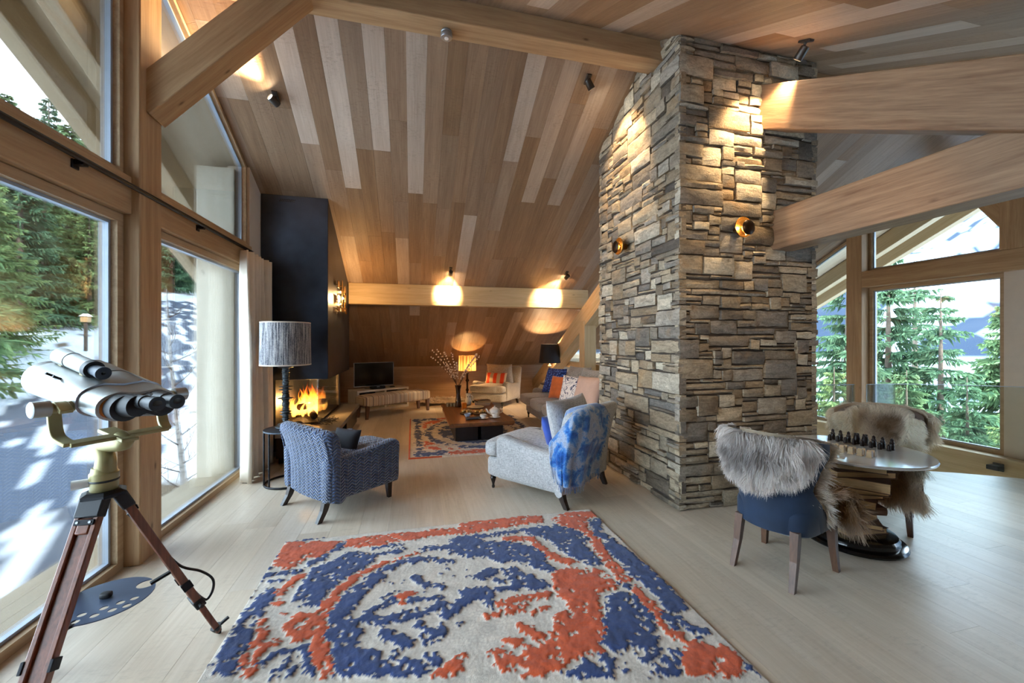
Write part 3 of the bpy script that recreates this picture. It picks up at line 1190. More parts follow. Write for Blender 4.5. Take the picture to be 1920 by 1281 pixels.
# blue and white dyed throw over the corner of its back
a = N('dyed_wool')
v = a.coord('Object')
n1 = a.noise(v, 7.5, 4, 0.6, 0.5)
n2 = a.noise(v, 120, 3)
col = a.ramp(n1, [lin('#8f95a5'), lin('#9ba6bb'), lin('#4b80ba'), lin('#1f579f'), lin('#163f7c')], [.28, .44, .50, .58, .7])
col = a.mix(1.0, col, a.ramp(n2, [.75, 1.15], [.35, .65]), 'MULTIPLY')
a.bsdf(col, .95, 0, a.bump(n2, .5, .004), .1, Sheen_Weight=.5)
MATS['dyed_wool'] = a.m
cols = [
    [(-.24, -.30, .66), (-.37, -.33, .65), (-.505, -.32, .60), (-.525, -.33, .50), (-.523, -.34, .42), (-.515, -.35, .36)],
    [(-.24, -.31, .77), (-.37, -.40, .775), (-.505, -.42, .70), (-.535, -.42, .54), (-.535, -.43, .40), (-.52, -.43, .26)],
    [(-.23, -.33, .84), (-.35, -.45, .875), (-.50, -.545, .82), (-.535, -.53, .62), (-.525, -.50, .42), (-.50, -.49, .24)],
    [(-.19, -.36, .86), (-.25, -.50, .905), (-.30, -.60, .85), (-.33, -.60, .62), (-.33, -.555, .42), (-.32, -.53, .22)],
    [(-.09, -.37, .85), (-.11, -.51, .905), (-.12, -.605, .84), (-.14, -.60, .62), (-.15, -.55, .44), (-.16, -.52, .27)],
    [(.0, -.37, .82), (.0, -.51, .90), (.005, -.61, .83), (.01, -.605, .62), (.01, -.55, .44), (.0, -.53, .24)]]
rows = [crom(c, 6) for c in cols]
ncol = len(rows[0])
grid_ = []
for j in range(ncol):
    grid_.append(crom([r[j] for r in rows], 7))
nr = len(grid_[0])


def throw_pt(j, i):
    p = grid_[j][i].copy()
    t = j / (ncol - 1)
    f = .016 * math.sin(i * .95 + 1.2 * t) * max(0, t - .2) + .006 * math.sin(i * 2.1 + j * .3)
    out = Vector((p.x + .0, p.y + .15, 0)).normalized()
    return p + out * (f + .012)


g = G()
g.add([throw_pt(j, i) for j in range(ncol) for i in range(nr)],
      [(j * nr + i, j * nr + i + 1, (j + 1) * nr + i + 1, (j + 1) * nr + i) for j in range(ncol - 1) for i in range(nr - 1)])
th = g.build('throw', MATS['dyed_wool'], None, smooth=80, solid=.008)
th.matrix_world = Mg
tag(th, 'blue and grey dyed wool throw hung over the back corner of the linen armchair', 'throw')
g = G()
for j in range(6, ncol, 1):
    for q in range(2):
        p = throw_pt(j, nr - 1) + Vector((.0, 0, rnd.uniform(-.01, .01)))
        e = p + Vector((rnd.uniform(.02, .05), rnd.uniform(-.01, .01), rnd.uniform(-.05, -.02)))
        g.tube([p, (p + e) / 2 + Vector((.005, 0, 0)), e], .0022, 4)
for i in range(0, nr):
    for q in range(2):
        p = throw_pt(ncol - 1, i) + Vector((rnd.uniform(-.008, .008), 0, 0))
        e = p + Vector((rnd.uniform(-.01, .01), rnd.uniform(-.008, .008), rnd.uniform(-.06, -.035)))
        g.tube([p, (p + e) / 2, e], .0022, 4)
tag(g.build('fringe', MATS['dyed_wool'], th), kind='stuff')

# ---- beige armchair at the far end
FC, FR = (1.88, 9.22, 0), math.atan2(.6, -.8)
fch = thing('beige_armchair', 'beige armchair at the far end under the eaves beside the glowing lamp', 'armchair', FC, FR)
make_armchair(fch, 'beige_cloth', W=.88)
a = N('striped_cloth')
sp = a.n('ShaderNodeSeparateXYZ')
a.l(a.coord('Object'), sp.inputs[0])
f = a.math('FRACT', a.math('ADD', a.math('MULTIPLY', sp.outputs[0], 5.6), .25))
st = a.math('LESS_THAN', f, .5)
col = a.mix(st, lin('#b7a58c'), lin('#d2421a'))
a.bsdf(col, .85)
MATS['striped_cloth'] = a.m
Mf = Matrix.Translation(FC) @ Matrix.Rotation(FR, 4, 'Z')
pillow('cushion', 'oblong cushion striped orange and beige on the far armchair', MATS['striped_cloth'], Mf @ Vector((.0, -.02, .60)), .27, .145, .075, (PI / 2 - .35, 0, FR + PI))

# ---- sofa along the truss
SFC = (2.58, 6.47, 0)
sf = thing('sofa', 'long taupe sofa with dark turned legs below the sloping rafter', 'sofa', SFC, PI / 2)
make_armchair(sf, 'taupe_cloth', W=2.3, D0=-.36, D1=.42)
a = N('floral_cloth')
v = a.coord('Object')
wv = a.noise(v, 5.5, 3, 0.5, 1.6)
ln = a.math('LESS_THAN', a.math('ABSOLUTE', a.math('SUBTRACT', wv, 0.5)), 0.017)
w2 = a.noise(v, 9, 2, 0.5, 1.0)
l2 = a.math('LESS_THAN', a.math('ABSOLUTE', a.math('SUBTRACT', w2, 0.56)), 0.016)
col = a.mix(a.math('MAXIMUM', ln, l2), lin('#e8ded6'), lin('#2b3358'))
a.bsdf(col, .85)
MATS['floral_cloth'] = a.m
a = N('spotted_blue')
vo = a.n('ShaderNodeTexVoronoi')
a.l(a.coord('Object'), vo.inputs['Vector'])
vo.inputs['Scale'].default_value = 28
col = a.ramp(vo.outputs['Distance'], [lin('#6d8fd0'), lin('#27408a'), lin('#1d2c5c')], [.15, .4, .7])
a.bsdf(col, .85)
MATS['spotted_blue'] = a.m
plain('orange_velvet', '#c85f1c', .7, var=.2, Sheen_Weight=.4)
plain('peach_cloth', '#c9a592', .85, var=.08)


def lean(n, up=(0, 0, 1)):
    """rotation that turns a flat pillow to face along n with its y edge up"""
    n = Vector(n).normalized()
    x = Vector(up).cross(n).normalized()
    y = n.cross(x)
    return Matrix((x, y, n)).transposed().to_euler()


pillow('cushion', 'large spotted blue cushion at the far end of the sofa', MATS['spotted_blue'], (2.6, 7.2, .735), .24, .25, .09, lean((-.9, -.45, .4)))
pillow('cushion', 'plain orange cushion in front of the spotted blue one on the sofa', MATS['orange_velvet'], (2.43, 6.48, .69), .19, .20, .08, lean((-.85, -.55, .35)))
pillow('cushion', 'white cushion drawn with dark blue flowers on the sofa', MATS['floral_cloth'], (2.44, 5.88, .725), .23, .23, .085, lean((-.8, -.62, .4)))
pillow('cushion', 'large plain grey cushion standing behind the orange one on the sofa', MATS['grey_weave'], (2.73, 6.45, .79), .28, .27, .10, lean((-.95, -.3, .35)))
pillow('cushion', 'piped grey cushion behind the white flowered one on the sofa', MATS['grey_weave'], (2.73, 5.84, .79), .27, .26, .10, lean((-.95, -.35, .3)))
pillow('cushion', 'peach cushion nearest the stone pillar on the sofa', MATS['peach_cloth'], (2.5, 5.5, .74), .22, .24, .09, lean((-.85, -.5, .45)))

# ---- striped bench
a = N('bench_stripes')
sp = a.n('ShaderNodeSeparateXYZ')
a.l(a.coord('Object'), sp.inputs[0])
s1 = a.n('ShaderNodeTexNoise', noise_dimensions='1D')
a.l(sp.outputs[0], s1.inputs['W'])
s1.inputs['Scale'].default_value = 26
s1.inputs['Detail'].default_value = 2
col = a.ramp(s1.outputs[0], [lin('#5f5560'), lin('#c9bfae'), lin('#8a7668'), lin('#d8d0c0'), lin('#9b6f4e'), lin('#c4b79f'), lin('#6d5f6a')], [.3, .38, .44, .5, .56, .62, .7])
a.bsdf(col, .85)
MATS['bench_stripes'] = a.m
bn = thing('bench', 'long low bench upholstered in narrow stripes before the television', 'bench', (-.36, 8.55, 0), R_(34))
G().sbox((0, 0, .335), (1.52, .46, .2), 8, .18, 16, fn=lambda P: P + Vector((0, 0, .008 * math.sin(P.x * 26) * math.cos(P.y * 24) * (P.z > 0)))).build('seat', MATS['bench_stripes'], bn, smooth=60)
for sx in (-1, 1):
    for sy in (-1, 1):
        tapered_leg(sx * .68, sy * .17, .26, .033, .022, sx * .015, 0).build('leg', MATS['walnut_leg'], bn, smooth=0)
# ============================================================ sheepskins
vcol('wool', .9, .4)


def strands(name, parent, pts, nrm, comb, length, col, seed, width=.0022):
    """short tapered wool strands standing on sampled points"""
    r = np.random.RandomState(seed)
    n = len(pts)
    L = length * r.uniform(.65, 1.25, n)[:, None]
    cl = np.array([mno.noise_vector(Vector(p) * 17) for p in pts])
    jit = r.normal(0, .16, (n, 3))
    d1 = nrm * 1.0 + comb * .3 + cl * .5 + jit
    d2 = nrm * .25 + comb * 1.0 + cl * 1.0 + jit
    d1 /= np.linalg.norm(d1, axis=1)[:, None]
    d2 /= np.linalg.norm(d2, axis=1)[:, None]
    m = pts + d1 * L * .45
    t = m + d2 * L * .6
    side = np.cross(d2, r.normal(0, 1, (n, 3)))
    side /= np.linalg.norm(side, axis=1)[:, None] + 1e-9
    w = width * r.uniform(.7, 1.4, n)[:, None]
    V = np.stack([pts - side * w, pts + side * w, m + side * w * .8, m - side * w * .8, t + side * w * .15, t - side * w * .15], 1).reshape(-1, 3)
    b = np.arange(n)[:, None] * 6
    F = np.concatenate([b + np.array([[0, 1, 2, 3]]), b + np.array([[3, 2, 4, 5]])], 0)
    k = r.uniform(.86, 1.1, n)[:, None]
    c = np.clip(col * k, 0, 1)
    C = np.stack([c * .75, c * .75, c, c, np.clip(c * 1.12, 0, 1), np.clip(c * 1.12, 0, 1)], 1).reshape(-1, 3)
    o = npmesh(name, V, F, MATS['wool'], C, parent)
    return tag(o, kind='stuff')


def sample(fn, n, seed, sign=1, mask=None):
    r = np.random.RandomState(seed)
    P, Nn, UV = [], [], []
    while len(P) < n:
        u, v = r.rand(2)
        if mask and not mask(u, v):
            continue
        p = Vector(fn(u, v))
        a = Vector(fn(u + .01, v)) - p
        b = Vector(fn(u, v + .01)) - p
        q = a.cross(b)
        if q.length < 1e-9:
            continue
        P.append(p)
        Nn.append(q.normalized() * sign)
        UV.append((u, v))
    return np.array(P), np.array(Nn), np.array(UV)


def interp(t, pts):
    for (a, x), (b, y) in zip(pts, pts[1:]):
        if t <= b:
            f = (t - a) / (b - a)
            f = f * f * (3 - 2 * f)
            return x + (y - x) * f
    return pts[-1][1]


def shell(s, t, off=0.0):
    """curved chair back: s in -1..1 across, t in 0..1 upwards"""
    ext = R_(interp(t, [(0, 98), (.25, 88), (.5, 66), (.68, 76), (.88, 92), (1, 90)]))
    th_ = s * ext
    rx = interp(t, [(0, .235), (.45, .245), (1, .272)]) + off
    ry = interp(t, [(0, .245), (.45, .25), (1, .335)]) + off
    z = .315 + .60 * t - .05 * abs(s) ** 2.2 * t
    return Vector((rx * math.sin(th_), -ry * math.cos(th_) + .02, z))


def chess_chair(root, mat):
    m = MATS[mat]
    nu, nv = 36, 16
    O = [[shell(2 * i / nu - 1, j / nv, .0) for i in range(nu + 1)] for j in range(nv + 1)]
    I = [[shell((2 * i / nu - 1) * .99, j / nv, -.045) for i in range(nu + 1)] for j in range(nv + 1)]
    g = G()
    n = nu + 1
    ring = [O[j] + I[j][::-1] for j in range(nv + 1)]
    g.loft(ring)
    g.build('backrest', m, root, smooth=50)
    g = G()
    rings = []
    for z, k in ((.30, .93), (.315, 1), (.42, 1.0), (.45, .97), (.465, .86)):
        rings.append([(.235 * k * math.copysign(abs(math.cos(a)) ** .6, math.cos(a)), .05 + .245 * k * math.copysign(abs(math.sin(a)) ** .6, math.sin(a)), z) for a in [2 * PI * i / 36 for i in range(36)]])
    g.loft(rings).build('seat', m, root, smooth=50)
    for s in (-1, 1):
        tapered_leg(s * .165, -.16, .34, .024, .015, s * .012, -.07).build('leg', MATS['walnut_leg'], root, smooth=0)
        tapered_leg(s * .2, .235, .34, .025, .016, s * .02, .03).build('leg', MATS['walnut_leg'], root, smooth=0)


def sheepskin(label, M, seed, tones, outer=True, n=17000, sides=True):
    """pelt draped over a chair back and seat, wool on its outer side"""
    dark, mid, light, tan, cream = [np.array(lin(q)) for q in tones]
    root = thing('sheepskin', label, 'sheepskin', (0, 0, 0))
    root.matrix_world = M

    def outer_f(u, v):     # hangs over the outside of the back
        s = -1.0 + (1.66 if sides else 2.0) * u
        lo = .47 + .24 * abs((u - .52) / .5) ** 2.0
        t = 1.03 - (1.03 - lo) * v
        return shell(s, min(t, 1.0), .022) + Vector((0, 0, max(0, t - 1) * .55))

    def inner_f(u, v):     # covers the inside
        s = -1.0 + 2.0 * u
        t = 1.03 - .80 * v
        return shell(s, min(t, 1), -.052) + Vector((0, 0, max(0, t - 1) * .55))

    def seat_f(u, v):      # lies on the seat and hangs over its front edge
        x = (u - .5) * (.34 + .24 * min(1, max(0, (v * .62) / .38)))
        q = v * .62 - .12
        if q < .27:
            return Vector((x * 1.0, q + .04, .485 + .01 * math.sin(u * 6)))
        d = q - .27
        return Vector((x * (1.0 + .3 * d), (.31 + .09 * math.sin(min(d / .14, 1.57))), .485 - d * .9))

    def side_f(sg):
        def f(u, v):
            t = .12 + .91 * v
            p = shell(sg * (1.0), min(t, 1.0), -.02)
            q = shell(sg * .84, min(t, 1.0), -.09)
            return q.lerp(p, u) + Vector((sg * .012, .045, 0))
        return f

    r = np.random.RandomState(seed)
    jobs = [('in', inner_f, -1 if True else 1, n, 1), ('seat', seat_f, 1, int(n * 1.9), 1)]
    if outer:
        jobs.append(('out', outer_f, 1, int(n * 1.1), 1))
    if True:
        jobs += [('side', side_f(1), 1, int(n * .3), 1), ('side', side_f(-1), 1, int(n * .3), 1)]
    g = G()
    P_, N_, C_, K_, L_ = [], [], [], [], []
    for nm, f, sg, cnt, _ in jobs:
        g.grid(lambda a, b: f(a, b), 26, 14)
        p, q, uv = sample(f, cnt, seed + len(P_), 1)
        axis = np.array([0, .02, .55])
        if nm == 'out':
            q *= np.sign(np.sum(q * (p - axis) * np.array([1, 1, 0]), 1))[:, None] * 1.0
        elif nm in ('in',):
            q *= -np.sign(np.sum(q * (p - axis) * np.array([1, 1, 0]), 1))[:, None]
        elif nm == 'seat':
            q *= np.where(np.abs(q[:, 2]) > .4, np.sign(q[:, 2]), np.sign(q[:, 1]))[:, None]
            q[(p[:, 1] > .30) & (np.random.RandomState(2).rand(cnt) < .45)] *= -1
        else:
            q = (p - axis) * np.array([1, .0, 0]) + np.array([0, .5, 0])
            q /= np.linalg.norm(q, axis=1)[:, None]
        ns = np.array([mno.noise(Vector(x) * 5 + Vector((seed, 0, 0))) for x in p])
        ed = np.minimum.reduce([uv[:, 0], 1 - uv[:, 0], 1 - uv[:, 1]])
        if nm == 'out':
            w = np.clip(1 - np.hypot((uv[:, 0] - .45) / .42, (uv[:, 1] - .35) / .5) + ns * .5, 0, 1)[:, None]
            c = light * (1 - w) + (dark * .6 + mid * .4) * w
            cb = np.tile([0, 0, -1.0], (cnt, 1))
            ln = .095
        elif nm == 'in':
            w = np.clip(1.15 - np.hypot((uv[:, 0] - .5) / .36, (uv[:, 1] - .35) / .4) + ns * .7, 0, 1)[:, None]
            c = (cream * .65 + light * .35) * (1 - w) + (dark * .75 + tan * .25) * w
            cb = np.tile([0, .2, -.8], (cnt, 1))
            ln = .062
        elif nm == 'seat':
            w = np.clip(.45 + ed * 3.0 + ns * .8 - np.clip(.10 - p[:, 1], 0, 1) * 4, 0, 1)[:, None]
            c = cream * (1 - w) + tan * w
            cb = np.stack([np.sign(p[:, 0]) * .25, np.full(cnt, .55), np.where(p[:, 1] > .27, -1.0, -.25)], 1)
            ln = .11
        else:
            c = np.tile(cream * .8 + light * .2, (cnt, 1))
            cb = np.stack([np.sign(p[:, 0]) * .4, np.full(cnt, .5), np.full(cnt, -.4)], 1)
            ln = np.where(uv[:, 1] > .6, .055, .09)
        P_.append(p); N_.append(q); C_.append(c); K_.append(cb); L_.append(np.full(cnt, ln) if np.isscalar(ln) else ln)
    base = g.build('pelt', MATS['pelt'], root, smooth=80)
    P_, N_, C_, K_ = map(np.vstack, (P_, N_, C_, K_))
    L_ = np.concatenate(L_)[:, None]
    r = np.random.RandomState(seed)
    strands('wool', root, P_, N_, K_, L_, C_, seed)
    return root


plain('pelt', '#b9a78f', .95, var=.1)
plain('navy_velvet', '#14273f', .8, var=.35, nscale=5, Sheen_Weight=.25, Sheen_Roughness=.4)
plain('mole_cloth', '#6f5f52', .8, var=.15)
C1, A1 = (2.35, 2.16, 0), R_(-72)
c1 = thing('chess_chair', 'navy velvet chair with a curved back, its back to the camera, at the chess table', 'chair', C1, A1)
chess_chair(c1, 'navy_velvet')
sheepskin('shaggy grey and cream sheepskin draped over the navy velvet chair', Matrix.Translation(C1) @ Matrix.Rotation(A1, 4, 'Z'), 21,
          ('#6d6663', '#a59b96', '#e2d9d2', '#a9855e', '#f5ecdf'))
C2, A2 = (3.83, 2.57, 0), math.atan2(.9, -.44)
c2 = thing('chess_chair', 'taupe chair facing the camera across the chess table', 'chair', C2, A2)
chess_chair(c2, 'mole_cloth')
sheepskin('cream and brown sheepskin covering the taupe chair across the chess table', Matrix.Translation(C2) @ Matrix.Rotation(A2, 4, 'Z'), 33,
          ('#8d745f', '#b39a82', '#f2e4cd', '#cdb08c', '#fff8ea'), outer=True, sides=False)

# ========================================================== chess table
TC = (3.21, 2.33, 0)
plain('table_top', '#d3d5d2', .07, .25, var=.03, spec=.8)
plain('black_gloss', '#0d0d0e', .12, var=.1)
plain('book_cover', '#6b4a36', .45, var=.35, nscale=12)
plain('book_pages', '#d2b080', .8, var=.25, nscale=60, stretch=(.2, .2, 6))
t = thing('chess_table', 'round table whose pedestal is a stack of carved books on a black foot', 'table', TC)
G().lathe([(.28, 0), (.31, .008), (.315, .02), (.305, .035), (.27, .04), (.265, .05), (.268, .07), (.255, .085), (.2, .088)], 48).build('foot', MATS['black_gloss'], t, smooth=40)
G().lathe([(.435, .655), (.45, .66), (.455, .672), (.45, .68), (0.001, .6805)], 64).build('table_top', MATS['table_top'], t, smooth=40)
G().lathe([(.38, .640), (.43, .656), (.43, .658), (.001, .658)], 48).build('apron', MATS['black_gloss'], t, smooth=40)
z = .088
for th_, w, d, rz, dx in ((.045, .30, .21, .5, 0), (.035, .26, .19, -.15, .02), (.06, .25, .18, .75, -.01), (.055, .27, .17, .2, .02), (.06, .24, .19, -.4, .01), (.04, .26, .2, .35, -.01),
                          (.05, .33, .22, .1, -.02), (.075, .40, .27, -.32, -.03), (.045, .36, .25, .28, 0), (.04, .34, .22, -.2, -.02), (.035, .33, .22, .15, 0)):
    w, d = w * 1.12, d * 1.15
    b = G()
    c_ = .004
    b.bb(-w / 2, w / 2, -d / 2, d / 2, 0, c_).bb(-w / 2, w / 2, -d / 2, d / 2, th_ - c_, th_)
    b.prism([(-d / 2, 0), (-d / 2 - .008, th_ * .3), (-d / 2 - .008, th_ * .7), (-d / 2, th_), (-d / 2 + .004, th_), (-d / 2 + .004, 0)], -w / 2, w / 2, lambda u, v, q: (q, u, v))
    o = b.build('pedestal_book', MATS['book_cover'], t, smooth=20, loc=(dx, 0, z))
    G().bb(-w / 2 + .007, w / 2 - .007, -d / 2 + .004, d / 2 - .008, c_, th_ - c_).build('page_block', MATS['book_pages'], o, smooth=0)
    o.rotation_euler = (0, 0, rz + R_(145 if th_ != .055 else -35))
    z += th_
G().lathe([(.1, z), (.12, .642)], 24).build('neck', MATS['black_gloss'], t)

# chess pieces
plain('piece_dark', '#1d1211', .35, var=.3)
plain('piece_light', '#d8bf98', .4, var=.1)
e1 = Vector((.27, -.963, 0))
e2 = Vector((-.963, -.27, 0))
ctr = Vector((3.235, 2.365, .6805))


def piece(kind, rows):
    g = G()
    if kind == 'tall':
        g.lathe([(.017, 0), (.018, .008), (.015, .012), (.017, .03), (.013, .045), (.017, .05), (.012, .058), (.009, .068), (.012, .074), (.004, .086)], 12)
        g.box((0, 0, .036), (.024, .02, .04), (0, 0, .3))
    elif kind == 'pawn':
        g.lathe([(.013, 0), (.014, .008), (.012, .02), (.013, .034), (.008, .044), (.002, .05)], 8)
    elif kind == 'crown':
        g.lathe([(.021, 0), (.022, .01), (.018, .016), (.021, .045), (.017, .06), (.019, .066), (.013, .07)], 14)
        for i in range(6):
            a = i * PI / 3
            g.box((.012 * math.cos(a), .012 * math.sin(a), .076), (.006, .006, .016), (0, 0, a))
    elif kind == 'block':
        g.bb(-.017, .017, -.015, .015, 0, .038)
        g.prism([(-.017, .038), (.017, .038), (.006, .05), (-.006, .05)], -.013, .013, lambda u, v, w: (u, w, v))
        g.bb(-.02, .02, -.018, .018, 0, .006)
    else:
        g.bb(-.012, .012, -.012, .012, 0, .03)
        g.prism([(-.012, .03), (.012, .03), (0, .044)], -.01, .01, lambda u, v, w: (u, w, v))
    return g


ORD = ['first', 'second', 'third', 'fourth', 'fifth', 'sixth', 'seventh', 'eighth']
protos = {}


def put(kind, mat, i, row, label, group):
    p = ctr + e1 * ((i - 3.5) * .053) + e2 * row
    key = (kind, mat)
    if key not in protos:
        o = protos[key] = piece(kind, 0).build('chess_piece', MATS[mat], None, smooth=35, bevel=.0012)
    else:
        o = protos[key].copy()
        COL.objects.link(o)
    o.location = p
    o.rotation_euler = (0, 0, math.atan2(e1.y, e1.x) + PI / 2)
    tag(o, label, 'chess piece', group)


for i in range(8):
    put('crown' if i in (3, 4) else 'tall', 'piece_dark', i, -.19, 'tall dark chess piece, %s of its row from the stone pillar' % ORD[i], 'dark chess pieces')
    put('pawn', 'piece_dark', i, -.137, 'short dark chess pawn, %s of its row from the stone pillar' % ORD[i], 'dark chess pieces')
    put('bl', 'piece_light', i, .135, 'small light chess pawn, %s of its row from the stone pillar' % ORD[i], 'light chess pieces')
    put('block', 'piece_light', i, .19, 'large light chess piece, %s of its row from the stone pillar' % ORD[i], 'light chess pieces')
